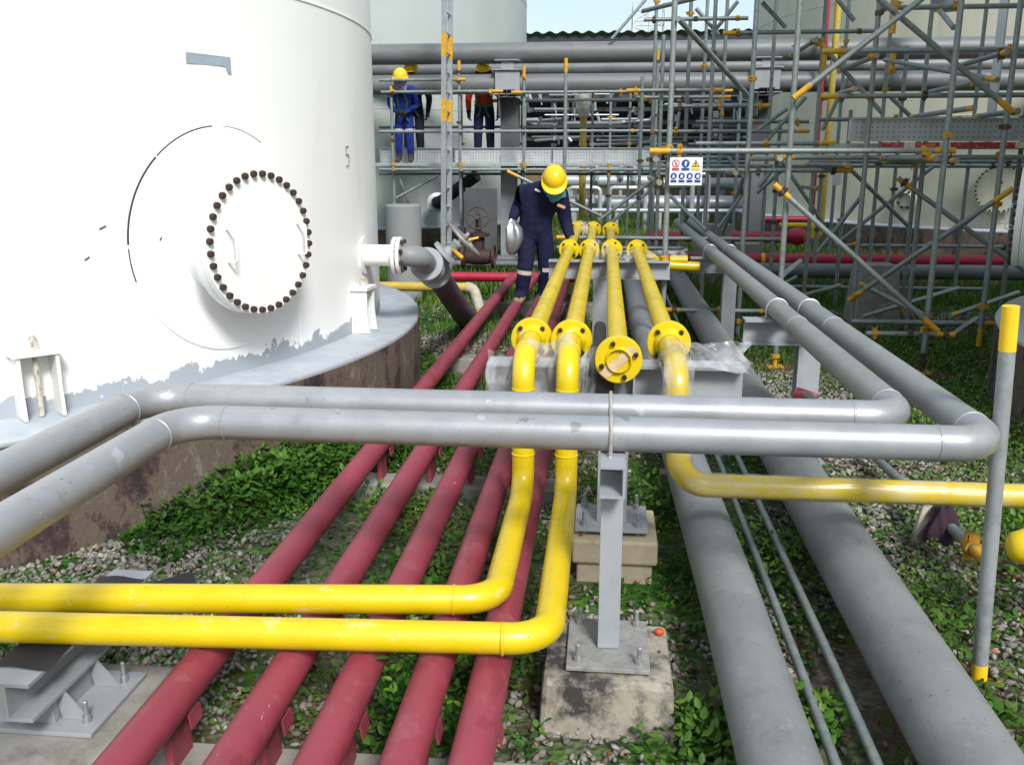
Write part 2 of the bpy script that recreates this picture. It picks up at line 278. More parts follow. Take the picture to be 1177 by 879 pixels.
# ================================================================== THE SETTING
def ground_mat():
    m = bpy.data.materials.new('soil_and_grit'); m.use_nodes = True; t = m.node_tree; b = t.nodes['Principled BSDF']; N = t.nodes.new; K = t.links.new
    g = N('ShaderNodeNewGeometry')
    v = N('ShaderNodeTexVoronoi'); v.inputs['Scale'].default_value = 34; K(g.outputs['Position'], v.inputs['Vector'])
    rg = N('ShaderNodeValToRGB'); e = rg.color_ramp.elements; e[0].color = (.06, .052, .04, 1); e[1].color = (.25, .235, .20, 1); K(v.outputs['Color'], rg.inputs[0])
    n = N('ShaderNodeTexNoise'); n.inputs['Scale'].default_value = 1.3; n.inputs['Detail'].default_value = 6; n.inputs['Roughness'].default_value = .6; K(g.outputs['Position'], n.inputs['Vector'])
    rs = N('ShaderNodeMapRange'); rs.inputs['From Min'].default_value = .47; rs.inputs['From Max'].default_value = .60; K(n.outputs['Fac'], rs.inputs['Value'])
    soil = N('ShaderNodeMix'); soil.data_type = 'RGBA'; K(rs.outputs[0], soil.inputs['Factor']); K(rg.outputs[0], soil.inputs['A']); soil.inputs['B'].default_value = (.10, .065, .035, 1)
    n2 = N('ShaderNodeTexNoise'); n2.inputs['Scale'].default_value = .8; n2.inputs['Detail'].default_value = 8; n2.inputs['Roughness'].default_value = .7; mp2 = N('ShaderNodeMapping'); mp2.inputs['Location'].default_value = (3.3, 8.1, 2); K(g.outputs['Position'], mp2.inputs[0]); K(mp2.outputs[0], n2.inputs['Vector'])
    sx = N('ShaderNodeSeparateXYZ'); K(g.outputs['Position'], sx.inputs[0])
    far = N('ShaderNodeMapRange'); far.inputs['From Min'].default_value = 6; far.inputs['From Max'].default_value = 14; far.inputs['To Max'].default_value = .3; K(sx.outputs['Y'], far.inputs['Value'])
    ad = N('ShaderNodeMath'); ad.operation = 'ADD'; K(n2.outputs['Fac'], ad.inputs[0]); K(far.outputs[0], ad.inputs[1])
    rgn = N('ShaderNodeMapRange'); rgn.inputs['From Min'].default_value = .42; rgn.inputs['From Max'].default_value = .56; K(ad.outputs[0], rgn.inputs['Value'])
    n3 = N('ShaderNodeTexNoise'); n3.inputs['Scale'].default_value = 9; n3.inputs['Detail'].default_value = 8; K(g.outputs['Position'], n3.inputs['Vector'])
    gg = N('ShaderNodeValToRGB'); e = gg.color_ramp.elements; e[0].position = .35; e[0].color = (.012, .045, .008, 1); e[1].position = .7; e[1].color = (.06, .17, .015, 1); K(n3.outputs['Fac'], gg.inputs[0])
    fin = N('ShaderNodeMix'); fin.data_type = 'RGBA'; K(rgn.outputs[0], fin.inputs['Factor']); K(soil.outputs['Result'], fin.inputs['A']); K(gg.outputs[0], fin.inputs['B'])
    K(fin.outputs['Result'], b.inputs['Base Color']); b.inputs['Roughness'].default_value = .95; b.inputs['Specular IOR Level'].default_value = .15
    bp = N('ShaderNodeBump'); bp.inputs['Strength'].default_value = .9; bp.inputs['Distance'].default_value = .02; K(v.outputs['Distance'], bp.inputs['Height']); K(bp.outputs[0], b.inputs['Normal'])
    return m
gm = MB(); gm.add([(-300, -40, 0), (300, -40, 0), (300, 600, 0), (-300, 600, 0)], [(0, 1, 2, 3)])
struct('ground', gm, ground_mat(), smooth=False)

# ------------------------------------------------------------------ storage tanks
def shell_pt(c, Rr, a, z): return Vector((c[0]+Rr*math.cos(a), c[1]+Rr*math.sin(a), z))
def storage_tank(c, Rr, zp, top, m, label, plabel, seams, plw=.32, plm=None, ledgem=None, seg=128):
    t = thing('storage_tank', (c[0], c[1], zp), label, 'tank')
    obj('shell', MB().lathe([(Rr, zp+.004), (Rr, zp+.5), (Rr, top), (Rr*.5, top+Rr*.06), (0, top+Rr*.09)], (c[0], c[1], 0), seg=seg), m, t, ang=50)
    for z in seams: obj('weld_seam', MB().lathe([(Rr-.002, -.010), (Rr+.006, -.005), (Rr+.006, .005), (Rr-.002, .010)], (c[0], c[1], z), seg=seg), m, t)
    p = thing('tank_plinth', (c[0], c[1], 0), plabel, 'plinth')
    obj('plinth_wall', MB().lathe([(Rr+plw, -.2), (Rr+plw, zp-.035)], (c[0], c[1], 0), seg=seg), plm or PLIN, p)
    lm = MB(); n = seg
    lm.lathe([(Rr+plw-.0, zp-.035), (Rr+plw+.004, zp-.02), (Rr+plw-.008, zp), (Rr-.05, zp+.012), (0, zp+.012)], (c[0], c[1], 0), seg=seg)
    obj('ledge', lm, ledgem or LEDGE, p, ang=60)
    return t
def manway(t, c, Rr, a, z, rad, m, pad=.61, nb=36, rust=True):
    n = Vector((math.cos(a), math.sin(a), 0)); tv = Vector((-n.y, n.x, 0)); root = shell_pt(c, Rr-.06, a, z); L_ = .20
    pm = MB(); K_ = 64
    prof = [(0.0, .010), (pad-.004, .010), (pad, .006), (pad, -.02)]; vs = []
    for r_, h_ in prof:
        for k in range(K_):
            u = 2*math.pi*k/K_; vs.append(shell_pt(c, Rr+h_, a+r_*math.cos(u)/Rr, z+r_*math.sin(u)))
    fs = [(i*K_+k, i*K_+(k+1) % K_, (i+1)*K_+(k+1) % K_, (i+1)*K_+k) for i in range(3) for k in range(K_)]
    obj('reinforcing_pad', pm.add(vs, fs), m, t)
    if rust:
        for u0, u1, rr_ in ((95, 132, .0035), (133, 178, .005), (180, 196, .003), (60, 88, .002)):
            pts = [shell_pt(c, Rr+.006, a+(pad+.003)*math.cos(R(q))/Rr, z+(pad+.003)*math.sin(R(q))) for q in np.linspace(u0, u1, 14)]
            # the sign of the angle is mirrored so the rusted arc sits on the upper left
            pts = [shell_pt(c, Rr+.006, a+(pad+.003)*math.cos(R(q))/Rr, z+(pad+.003)*math.sin(R(q))) for q in np.linspace(u0, u1, 14)]
            obj('pad_rust_line', MB().tube(pts, rr_, 6), RUST, t)
    obj('manway_neck', MB().tube([root, root+n*(L_+.02)], rad*.80, 48, cap=False), m, t)
    fc = root+n*(L_+.04)
    fl = obj('manway_flange', MB().lathe([(rad*.78, -.025), (rad-.004, -.025), (rad, -.021), (rad, .021), (rad-.004, .025), (rad*.78, .025)], fc, n, 64), m, t)
    cc = fc+n*.054
    cv = obj('manway_cover', MB().lathe([(0, -.026), (rad-.004, -.026), (rad, -.022), (rad, .018), (rad-.004, .022), (0, .022)], cc, n, 64), m, t)
    for k in range(nb):
        q = 2*math.pi*(k+.5)/nb; p = cc+(tv*math.cos(q)+Vector((0, 0, 1))*math.sin(q))*rad*.935+n*.022
        inst('bolt', ME_NUT_R, cv, p, zto(n), (.035, .035, .030))
        if not rust: inst('bolt', ME_NUT_R, fl, p-n*.105, zto(-n), (.035, .035, .030))
    for s_, dz in ((-.62, 0), (.72, .0)):
        b0 = cc+tv*s_*rad+n*.02; h = .085
        obj('cover_handle', MB().tube(fillet([b0-Vector((0, 0, h)), b0-Vector((0, 0, h))+n*.07, b0+Vector((0, 0, h))+n*.07, b0+Vector((0, 0, h))], .02, 4), .0055, 8), m, cv)
    return fc

T1C = (-5.584, 6.534); T1R = 3.836; ZP = .604
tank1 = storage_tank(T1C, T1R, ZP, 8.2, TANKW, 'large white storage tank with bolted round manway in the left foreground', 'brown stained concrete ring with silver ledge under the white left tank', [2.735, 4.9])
manway(tank1, T1C, T1R, R(-24.4), 1.37, .39, TANKW)
# upright seam, pale marks and the painted numeral on the shell
obj('vertical_weld', MB().tube([shell_pt(T1C, T1R-.001, R(-15.6), ZP+.02), shell_pt(T1C, T1R-.001, R(-15.6), 1.05)], .0022, 6), TANKW, tank1)
GREYP = mat('blue_grey_touch_up', (.30, .36, .42), .5, 0, .15, 30)
def shell_patch(poly_uv, a, z, off=.004):
    mb = MB(); vs = [shell_pt(T1C, T1R+off, a+u/T1R, z+v) for u, v in poly_uv]; return mb.add(vs, [tuple(range(len(vs)))])
obj('paint_mark', shell_patch([(0, 0), (.30, 0), (.30, -.09), (.275, -.085), (.26, -.05), (0, -.055)], R(-27.2), 2.345), GREYP, tank1, smooth=False)
def stroke(pts, a, z, r_=.006):
    return MB().tube([shell_pt(T1C, T1R+.003, a+u/T1R, z+v) for u, v in pts], r_, 6)
MARK = mat('faded_marker', (.25, .22, .22), .7)
obj('numeral', stroke([(.05, .13), (0, .13), (0, .075), (.035, .08), (.055, .05), (.045, .01), (0, .0)], R(-4.4), 1.765, .004), MARK, tank1)
obj('numeral', stroke([(0, .15), (0, 0)], R(-1.1), 2.12, .0025), mat('faint_marker', (.45, .45, .44), .7), tank1)
for (a_, z_, u_) in ((-35.6, 1.475, .035), (-36.9, 1.33, .025), (-30.9, 1.40, .012)):
    obj('rust_chip', stroke([(0, 0), (u_, .015)], R(a_), z_, .0032), RUST, tank1)
def anchor_chair(t, c, Rr, a, z0, m, h=.30, wd=.17, bolt=.09):
    n = Vector((math.cos(a), math.sin(a), 0)); tv = Vector((-n.y, n.x, 0)); Mx = Matrix((n, tv, Vector((0, 0, 1)))).transposed()
    p0 = shell_pt(c, Rr, a, z0); ch = MB()
    for s_ in (-1, 1):
        T = Matrix.Translation(p0+tv*s_*wd/2) @ Mx.to_4x4() @ Matrix.Rotation(R(90), 4, 'X')
        ch.prism([(-.01, 0), (.125, 0), (.112, h*.45), (.112, h), (-.01, h)], -.008, .008, T)
    ch.box(p0+n*.055+Vector((0, 0, h+.011)), (.135, wd+.05, .022), Mx)
    o = obj('anchor_chair', ch, m, t, smooth=False)
    b0 = p0+n*.062; obj('anchor_bolt', MB().tube([b0, b0+Vector((0, 0, h+bolt))], .014, 10).lathe([(0, h+.022), (.028, h+.022), (.028, h+.05), (0, h+.05)], b0, seg=6).lathe([(0, h+.05), (.024, h+.05), (.024, h+.075), (0, h+.075)], b0, seg=6), RSTW, o)
RSTW = mat('chipped_white_steel', (.60, .56, .48), .6, .1, .2, 30, (.13, .06, .03), .9, 30, dirt_lo=.5)
CHW = mat('chair_white_paint', (.74, .74, .70), .5, 0, .08, 10, (.33, .36, .40), .9, 9, dirt_lo=.56)
for a_ in (-41.3, -3.2): anchor_chair(tank1, T1C, T1R, R(a_), ZP+.012, CHW)
# side nozzle of the white tank
NA = R(0.5); nn = Vector((math.cos(NA), math.sin(NA), 0)); NZ = 1.13; nr = shell_pt(T1C, T1R, NA, NZ)
obj('nozzle_pad', MB().lathe([(.06, .012), (.135, .012), (.138, -.02)], nr, nn, 40), WHITE, tank1)
obj('nozzle_neck', MB().tube([nr-nn*.05, nr+nn*.22], .078, 28, cap=False), WHITE, tank1)
flange(tank1, nr+nn*.235, nn, .135, .026, WHITE, 8, .108, .030, ME_NUT_R, .078, False, False)
NF = nr+nn*.265

T2C = (-5.56, 20.5)
tank2 = storage_tank(T2C, 3.8, .6, 9, TANKG, 'pale grey storage tank far behind the white tank on the left', 'dark concrete ring under the far pale grey tank', [2.73, 5.0], plm=PLIN)
T3C = (11.6, 24.0); T3R = 8.0
tank3 = storage_tank(T3C, T3R, .6, 10, TANKB, 'wide beige storage tank behind the scaffold on the right', 'dark concrete ring under the beige tank', [2.6, 4.9])
T4C = (6.99, 6.05)
tank4 = storage_tank(T4C, T1R, ZP, 8.2, TANKB, 'storage tank just beyond the right edge with only its manway in view', 'grey concrete ring of the tank at the right edge', [2.735, 4.9])
_a4 = math.atan2(.42, -.91); manway(tank4, T4C, T1R, _a4, 1.37, .39, WHITE, rust=False)
_p = at(1128, 216, Y=16.2); _a3 = math.atan2(_p.y-T3C[1], _p.x-T3C[0]); manway(tank3, T3C, T3R, _a3, 1.32, .42, TANKB, rust=False, nb=32)
_p = at(1000, 228, Y=17.5); _a3 = math.atan2(_p.y-T3C[1], _p.x-T3C[0]); flange(tank3, shell_pt(T3C, T3R+.15, _a3, 1.08), (math.cos(_a3), math.sin(_a3), 0), .2, .05, TANKB, 8, bs=.05, pipe_r=.12)

# ------------------------------------------------------------------ red pipes on sleepers
SLEEP = []
for (y_, x0, x1, lab, zt) in ((2.22, -1.42, -.06, 'near sleeper at the bottom edge', .10), (4.72, -1.4, -.12, 'second sleeper behind the silver pipes', .085), (7.6, -1.4, -.12, 'third sleeper short of the worker', .17), (10.75, -1.45, -.1, 'far sleeper under the worker', .17)):
    tag(obj('concrete_sleeper', MB().b2((x0, y_-.1, -.05), (x1, y_+.1, zt)), CONCG, bev=.012), 'low concrete sleeper carrying the red pipes, '+lab, 'sleeper', 'sleepers under the red pipes'); SLEEP.append(y_)
RX = (-1.2, -.925, -.70, -.485, -.31)
rl = ('leftmost red pipe, nearest the white tank', 'second red pipe from the white tank', 'middle one of the five red pipes', 'fourth red pipe from the white tank', 'rightmost red pipe, beside the concrete footings')
for i, x in enumerate(RX):
    t = thing('red_pipe', (x, 1.0, .17), 'long dusty '+rl[i], 'pipe', 'red pipes running away along the ground')
    y1 = 11.9 if i != 1 else 11.95
    pts = [(x, 1.0, .3), (x, 6, .3), (x, y1, .3)]
    obj('pipe', MB().tube(pts, .0575, 28), RED, t)
    for y_ in SLEEP:
        sh = MB()
        for s_ in (-1, 1):
            sh.box((x+s_*.054, y_+.02, .242), (.006, .07, .045), Matrix.Rotation(s_*R(-8), 3, 'Y'))
        sh.b2((x-.012, y_-.05, .09), (x+.012, y_+.07, .246)); obj('pipe_shoe', sh, RED, t, smooth=False)
t = thing('red_pipe', (-1.6, 12.05, .2), 'fresh red header pipe lying across the far end of the red pipes', 'pipe')
obj('pipe', MB().tube([(-2.35, 12.05, .3), (-.2, 12.05, .3)], .062, 24), REDF, t)

# ------------------------------------------------------------------ yellow pipes
YR = .0475; ZH = 1.0; ZL = .415
YX = (-.325, -.14, .07, .30)
def yellow(i, label): return thing('yellow_pipe', (YX[i], 4, .9), label, 'pipe', 'yellow pipes over the beam')
FY = (4.16, 4.13, None, 4.12)
for i, (ye, lab) in enumerate(((2.70, 'leftmost yellow pipe dropping and turning left, rear one of the two low yellow runs'), (2.465, 'second yellow pipe from the left, front one of the two low yellow runs'))):
    x = YX[i]; t = yellow(i, lab); vy = 3.715
    obj('upper_run', MB().tube([(x, 11.2, ZH), (x, FY[i]+.03, ZH)], YR, 28), YEL, t)
    obj('drop_elbow', MB().tube(fillet([(x, FY[i]-.03, ZH), (x, vy, ZH), (x, vy, ZL+.16)], .115, 10), YR, 28), YEL, t)
    obj('lower_run', MB().tube(fillet([(x, vy, ZL+.16), (x, vy, ZL), (x, ye, ZL), (-3.4, ye-(.28 if i == 0 else .18), ZL)], .12, 12), YR, 28), YEL, t)
    weld(t, (x, vy, ZL+.17), (0, 0, 1), YR, YEL); weld(t, (x-.135, ye-.012, ZL), (1, .08, 0), YR, YEL); weld(t, (x, vy, ZH-.13), (0, 0, 1), YR, YEL); weld(t, (x, vy+.13, ZH), (0, 1, 0), YR, YEL)
    for y_ in (FY[i], 8.55, 11.15):
        flange(t, (x, y_-.013, ZH), (0, -1, 0), .095, .022, YEL, 4, .072, .023, ME_NUT_D, YR, False, True, R(45)); flange(t, (x, y_+.013, ZH), (0, 1, 0), .095, .022, YEL, 4, .072, .023, ME_NUT_D, YR, False, True, R(45))
    obj('far_stub', MB().tube([(x, 11.2, ZH), (x, 11.75, ZH)], YR, 24), YEL, t)
DULY = mat('dull_yellow_paint', (.50, .37, .05), .6, 0, .2, 8, (.25, .2, .1), .5, 12)
_a = at(671, 112, Y=16.75); _b = at(668, 262, Y=16.75)
t = thing('yellow_pipe', (_a.x, 16.75, _b.z), 'dull yellow riser pipe standing behind the walkway toe board', 'pipe')
obj('riser', MB().tube(fillet([(_a.x, 15.9, .55), (_a.x, 16.75, .55), (_a.x, 16.75, _a.z)], .12, 8), .058, 24), DULY, t)
flange(t, (_a.x, 16.75, _a.z-.06), (0, 0, 1), .11, .04, DULY, 4, pipe_r=.06)
obj('wrapped_cap', MB().lathe([(.07, -.34), (.10, -.26), (.115, -.10), (.105, .02), (.06, .09), (0, .10)], (_a.x, 16.75, _a.z), seg=18), mat('cream_wrap', (.50, .46, .36), .5, 0, .25, 14), t)
RISER = (_a.x, 16.75, _a.z)
t = yellow(2, 'third yellow pipe from the left, ending in a taped blind flange'); x = YX[2]
obj('upper_run', MB().tube([(x, 11.3, ZH), (x, 3.78, ZH)], YR, 28), YEL, t)
flange(t, (x, 3.75, ZH), (0, -1, 0), .098, .022, YEL, 4, .074, .02, ME_NUT_D, YR, False, True, R(20)); f = flange(t, (x, 3.724, ZH), (0, -1, 0), .098, .022, YEL, 4, .074, .022, ME_NUT_D, YR, False, False, R(20))
obj('raised_face_ring', MB().lathe([(.052, .011), (.052, .015), (.046, .015), (.046, .011)], (x, 3.724, ZH), (0, -1, 0), 32), YEL, f)
Tt = Matrix.Translation((x-.0, 3.7095, ZH-.005)) @ Matrix.Rotation(R(90), 4, 'X') @ Matrix.Rotation(R(43), 4, 'Z')
obj('masking_tape', MB().prism([(-.085, -.02), (-.03, -.024), (.05, -.019), (.088, -.022), (.08, .022), (.02, .018), (-.05, .024), (-.09, .015)], 0, .0018, Tt), TAPE, f, smooth=False)
for y_ in (8.55, 11.0):
    flange(t, (x, y_-.013, ZH), (0, -1, 0), .098, .022, YEL, 4, .072, .023, ME_NUT_D, YR, False, True, R(65)); flange(t, (x, y_+.013, ZH), (0, 1, 0), .098, .022, YEL, 4, .072, .023, ME_NUT_D, YR, False, True, R(65))
t = yellow(3, 'rightmost yellow pipe, wrapped in film and turning right above the grey pipes'); x = YX[3]; vy = 3.60
obj('upper_run', MB().tube([(x, 8.55, ZH), (x, FY[3]+.03, ZH)], YR, 28), YEL, t)
obj('far_elbow', MB().tube(fillet([(x, 8.55, ZH), (x, 8.85, ZH), (x+.25, 9.0, .82), (x+.62, 9.02, .80)], .10, 6), YR, 20), YEL, t)
obj('drop_elbow', MB().tube(fillet([(x, FY[3]-.03, ZH), (x, vy, ZH), (x+.02, vy-.02, ZL+.2)], .115, 10), YR, 28), YEL, t)
obj('lower_run', MB().tube(fillet([(x+.02, vy-.02, ZL+.2), (x+.03, vy-.03, .52), (4.2, vy-.03, .52)], .115, 12), YR, 28), YEL, t)
for y_ in (FY[3], 8.52):
    flange(t, (x, y_-.013, ZH), (0, -1, 0), .098, .022, YEL, 4, .074, .023, ME_NUT_D, YR, False, True, R(45)); flange(t, (x, y_+.013, ZH), (0, 1, 0), .098, .022, YEL, 4, .074, .023, ME_NUT_D, YR, False, True, R(45))
t = thing('yellow_pipe', (1.6, 3.1, .45), 'rounded yellow pipe end just entering at the right edge below the wrapped run', 'pipe')
obj('pipe', MB().tube([(4, 3.25, .44), (1.62, 3.25, .44), (1.54, 3.25, .44), (1.50, 3.25, .44), (1.485, 3.25, .44), (1.48, 3.25, .44)], [.07, .07, .066, .052, .030, .004], 32), YEL, t, ang=80)

# plastic film, crumpled round the yellow pipes
def film_sleeve(path, r0, amp, seed, label, nu=40, nv=26, open_=.0, parent=None, fm=None):
    rs = np.random.RandomState(seed); ph = rs.rand(12)*6.28; P_ = [Vector(p) for p in path]; mb = MB()
    ln = [0]
    for a, b in zip(P_, P_[1:]): ln.append(ln[-1]+(b-a).length)
    def pos(s):
        s *= ln[-1]
        for i in range(len(P_)-1):
            if s <= ln[i+1]+1e-9:
                k = (s-ln[i])/(ln[i+1]-ln[i]); return P_[i].lerp(P_[i+1], k), (P_[i+1]-P_[i]).normalized()
        return P_[-1], (P_[-1]-P_[-2]).normalized()
    def fn(u, v):
        p, tt = pos(v); a = (Vector((1, 0, 0))-tt*tt.x); a = a.normalized() if a.length > .05 else Vector((0, 0, 1)); b = tt.cross(a); th = u*(2*math.pi-open_)
        rr = r0+amp*(.5+.25*math.sin(5*th+ph[0]+7*v)+.2*math.sin(9*th+ph[1]-11*v)+.18*math.sin(14*v+3*th+ph[2])+.15*math.sin(17*th+ph[3]+23*v))
        return p+(a*math.cos(th)+b*math.sin(th))*max(rr, r0*.98)
    mb.grid(fn, nu, nv); return tag(obj('plastic_film', mb, fm or FILM, None, ang=60), label, 'film', 'clear film on the yellow pipes')
def film_sheet(c, ux, uy, amp, seed, label):
    rs = np.random.RandomState(seed); ph = rs.rand(12)*6.28; c = Vector(c); ux = Vector(ux); uy = Vector(uy); n = ux.cross(uy).normalized(); mb = MB()
    def fn(u, v):
        w_ = u+.10*math.sin(4*v+ph[5])+.04*math.sin(9*v+ph[6])
        d = amp*(1.0*abs(math.sin(8*w_+ph[0]))+.8*abs(math.sin(15*w_+ph[1]+2*v))+.45*math.sin(5*v+ph[2])+.3*abs(math.sin(23*w_-6*v+ph[3])))
        e = 1+.10*math.sin(7*u+ph[4])+.08*math.sin(11*v+ph[5]); g_ = 1-.35*v*(1-v)
        return c+ux*(u-.5)*g_*e+uy*(v-.5)*(1+.15*math.sin(5*u+ph[7]))+n*d
    mb.grid(fn, 48, 30); return tag(obj('plastic_film', mb, FILM, None, ang=60), label, 'film', 'clear film on the yellow pipes')
film_sleeve(fillet([(.30, 3.98, 1.0), (.30, 3.6, 1.0), (.318, 3.58, .70)], .115, 6), .050, .020, 1, 'clear film wrapped round the elbow of the rightmost yellow pipe', fm=film_mat(.03, .30))
film_sleeve(fillet([(.32, 3.58, .72), (.33, 3.57, .52), (1.2, 3.57, .52), (4.1, 3.57, .52)], .115, 8), .0485, .006, 3, 'thin clear film wrapped along the low yellow run on the right', 40, 150, fm=FILMT)
film_sheet((.46, 3.87, .985), (.36, .05, -.02), (0, .12, .10), .010, 5, 'loose clear film lying on the beam beside the rightmost yellow pipe')
film_sheet((-.23, 3.80, .92), (.19, 0, .03), (.02, .05, .30), .012, 8, 'crumpled clear film hanging between the two left yellow pipes')
film_sheet((-.43, 3.80, .90), (.13, 0, 0), (.02, .03, .20), .010, 9, 'clear film scrap hanging left of the leftmost yellow pipe')
film_sheet((-.06, 3.78, .89), (.10, 0, .02), (.02, .02, .26), .010, 10, 'clear film strip hanging right of the second yellow pipe')
film_sheet((-.06, 8.1, .93), (.20, .02, .05), (.02, .05, .36), .02, 12, 'crumpled clear film on the far beam between yellow pipes')
film_sheet((.20, 8.1, .98), (.28, .02, .02), (.02, .16, .05), .02, 13, 'white film scrap on the far beam by the third yellow pipe')
film_sheet((.55, 8.3, .98), (.36, .02, .02), (.02, .16, .05), .015, 14, 'white film scrap on the right end of the far beam')
film_sleeve([(RISER[0], RISER[1], RISER[2]-.34), (RISER[0], RISER[1], RISER[2]+.12)], .12, .05, 6, 'bag of clear film tied over the top of the yellow riser', 24, 16)
film_sheet((-.25, 11.05, 1.0), (.12, .02, .02), (.02, .05, .22), .02, 15, 'small film scrap between the far yellow flanges')
# black hose and rubber strip on the beam
t = thing('rubber_hose', (-.02, 3.95, .95), 'dark rubber hose end and strip slung over the beam behind the blind flange', 'hose')
obj('hose', MB().tube(fillet([(-.012, 4.6, .98), (-.012, 4.1, .99), (-.022, 3.90, .99), (-.03, 3.79, .90)], .06, 6), .030, 20), RUB, t)
obj('strip', MB().grid(lambda u, v: Vector((.0+.075*(u-.5)+.018*math.sin(5*v), 3.77-.012*math.sin(6*v), .96-.26*v)), 6, 16).grid(lambda u, v: Vector((-.06+.14*(u-.5), 3.795-.01*math.sin(4*u), .955-.09*v-.01*math.sin(7*u))), 8, 6), RUB, t)

# ------------------------------------------------------------------ steel supports
def ibeam(axis, c, L_, w_, h_, tf=.011, tw=.008):
    mb = MB(); c = Vector(c)
    def bx(off, size):
        if axis == 'X': mb.box(c+Vector((0, off[0], off[1])), (L_, size[0], size[1]))
        elif axis == 'Y': mb.box(c+Vector((off[0], 0, off[1])), (size[0], L_, size[1]))
        else: mb.box(c+Vector((off[0], off[1], 0)), (size[0], size[1], L_))
    if axis in 'XY': bx((0, h_/2-tf/2), (w_, tf)); bx((0, -h_/2+tf/2), (w_, tf)); bx((0, 0), (tw, h_-2*tf))
    else: bx((0, h_/2-tf/2), (w_, tf)); bx((0, -h_/2+tf/2), (w_, tf)); bx((0, 0), (tw, h_-2*tf))
    return mb
def footing(c, w_, d_, h_, m, label, lip=0, taper=.02, nm='concrete_footing'):
    x, y = c; mb = MB(); 
    def ring(z, g): return [(x-w_/2-g, y-d_/2-g, z), (x+w_/2+g, y-d_/2-g, z), (x+w_/2+g, y+d_/2+g, z), (x-w_/2-g, y+d_/2+g, z)]
    lv = [(-.05, taper), (h_-.005, 0)] if not lip else [(-.05, 0), (h_-.11, 0), (h_-.105, lip), (h_, lip)]
    vs = sum([ring(z, g) for z, g in lv], []); n = len(lv)
    fs = [(i*4+k, i*4+(k+1) % 4, i*4+4+(k+1) % 4, i*4+4+k) for i in range(n-1) for k in range(4)]+[tuple((n-1)*4+k for k in range(4)), (3, 2, 1, 0)]
    return tag(obj(nm, mb.add(vs, fs), m, smooth=False, bev=.018), label, 'footing')
footing((.042, 2.80), .415, .40, .20, CONC, 'black stained concrete footing block under the slim front post', taper=.015)
footing((.075, 3.90), .33, .36, .20, CONCL, 'pale concrete footing block with a lip behind the front one', lip=.02)
t = thing('pipe_support', (.042, 2.81, .20), 'slim grey post with base plate holding up the two silver pipes', 'support')
pl = obj('base_plate', MB().b2((-.092, 2.65, .203), (.178, 2.98, .217)), mat('weathered_plate', (.27, .27, .26), .6, .1, .25, 20, (.12, .10, .08), .6, 22), t, smooth=False, bev=.002)
for a in (-.055, .143):
    for b in (2.69, 2.94): inst('anchor_bolt', ME_ANCH, pl, (a, b, .217), None, (.028, .028, .022))
obj('post', MB().b2((.008, 2.775, .218), (.080, 2.845, .782)), STL, t, smooth=False, bev=.003)
cb = MB(); cb.b2((.004, 2.685, .878), (.082, 3.27, .886)); cb.b2((.074, 2.686, .788), (.0815, 3.269, .8775)); cb.b2((.004, 2.685, .7825), (.082, 3.27, .790)); cb.b2((.005, 2.93, .7905), (.0735, 2.94, .8775))
obj('channel_arm', cb, STL, t, smooth=False)
def ubolt(parent, c, ax, r, zb, m=ALU, th=.006):
    ax = Vector(ax); u = Vector((0, 0, 1)).cross(ax).normalized(); c = Vector(c); rr = r+th*.9
    pts = [c-u*rr+Vector((0, 0, zb))]+[c+(u*-math.cos(q)+Vector((0, 0, 1))*math.sin(q))*rr for q in np.linspace(0, math.pi, 13)]+[c+u*rr+Vector((0, 0, zb))]
    o = obj('u_bolt', MB().tube(pts, th, 8), m, parent)
    for s_ in (-1, 1): inst('nut', ME_NUT_B, o, c+u*s_*rr+Vector((0, 0, zb+.004)), None, (.022, .022, .018))
UBM = mat('dirty_u_bolt', (.40, .38, .33), .5, .4, .2, 40)
for y_ in (2.845, 3.135): ubolt(t, (.035, y_, .945), (1, 0, 0), .057, -.075, UBM)

t = thing('pipe_support', (.06, 3.90, .27), 'grey H-column with wide top beam carrying the four yellow pipes, nearer of two', 'support', 'beams under the yellow pipes')
pl = obj('base_plate', MB().b2((-.10, 3.75, .222), (.22, 4.05, .236)), STL, t, smooth=False, bev=.002)
for a in (-.062, .174):
    for b in (3.79, 4.01): inst('anchor_bolt', ME_ANCH, pl, (a, b, .236), None, (.028, .028, .026)); inst('anchor_bolt', ME_ANCH, pl, (a, b, .198), None, (.026, .026, .014))
obj('column', ibeam('Z', (.06, 3.90, .5155), .555, .13, .13), STL, t, smooth=False)
obj('top_beam', ibeam('X', (.055, 3.90, .8725), 1.10, .15, .155), STL, t, smooth=False)
for x in (-.02, .14): obj('stiffener', MB().b2((x-.004, 3.83, .807), (x+.004, 3.893, .937)), STL, t, smooth=False)
for x in YX: 
    if x > .2 or x < 0: obj('pipe_pad', MB().b2((x-.05, 3.845, .9505), (x+.05, 3.955, .956)), RUB, t, smooth=False)
t = thing('pipe_support', (.0, 8.1, 0), 'grey post with wide top beam carrying the four yellow pipes, farther of two', 'support', 'beams under the yellow pipes')
obj('column', ibeam('Z', (-.02, 8.1, .41), .78, .14, .14), STL, t, smooth=False)
obj('top_beam', ibeam('X', (.045, 8.1, .8725), 1.06, .15, .155), STL, t, smooth=False)
obj('base_plate', MB().b2((-.15, 7.95, .005), (.15, 8.25, .02)), STL, t, smooth=False)
tag(obj('concrete_curb', MB().b2((-.18, 6.2, -.02), (.32, 6.45, .12)), CONCG, bev=.01), 'small grey concrete pad on the ground beneath the yellow pipes', 'pad')

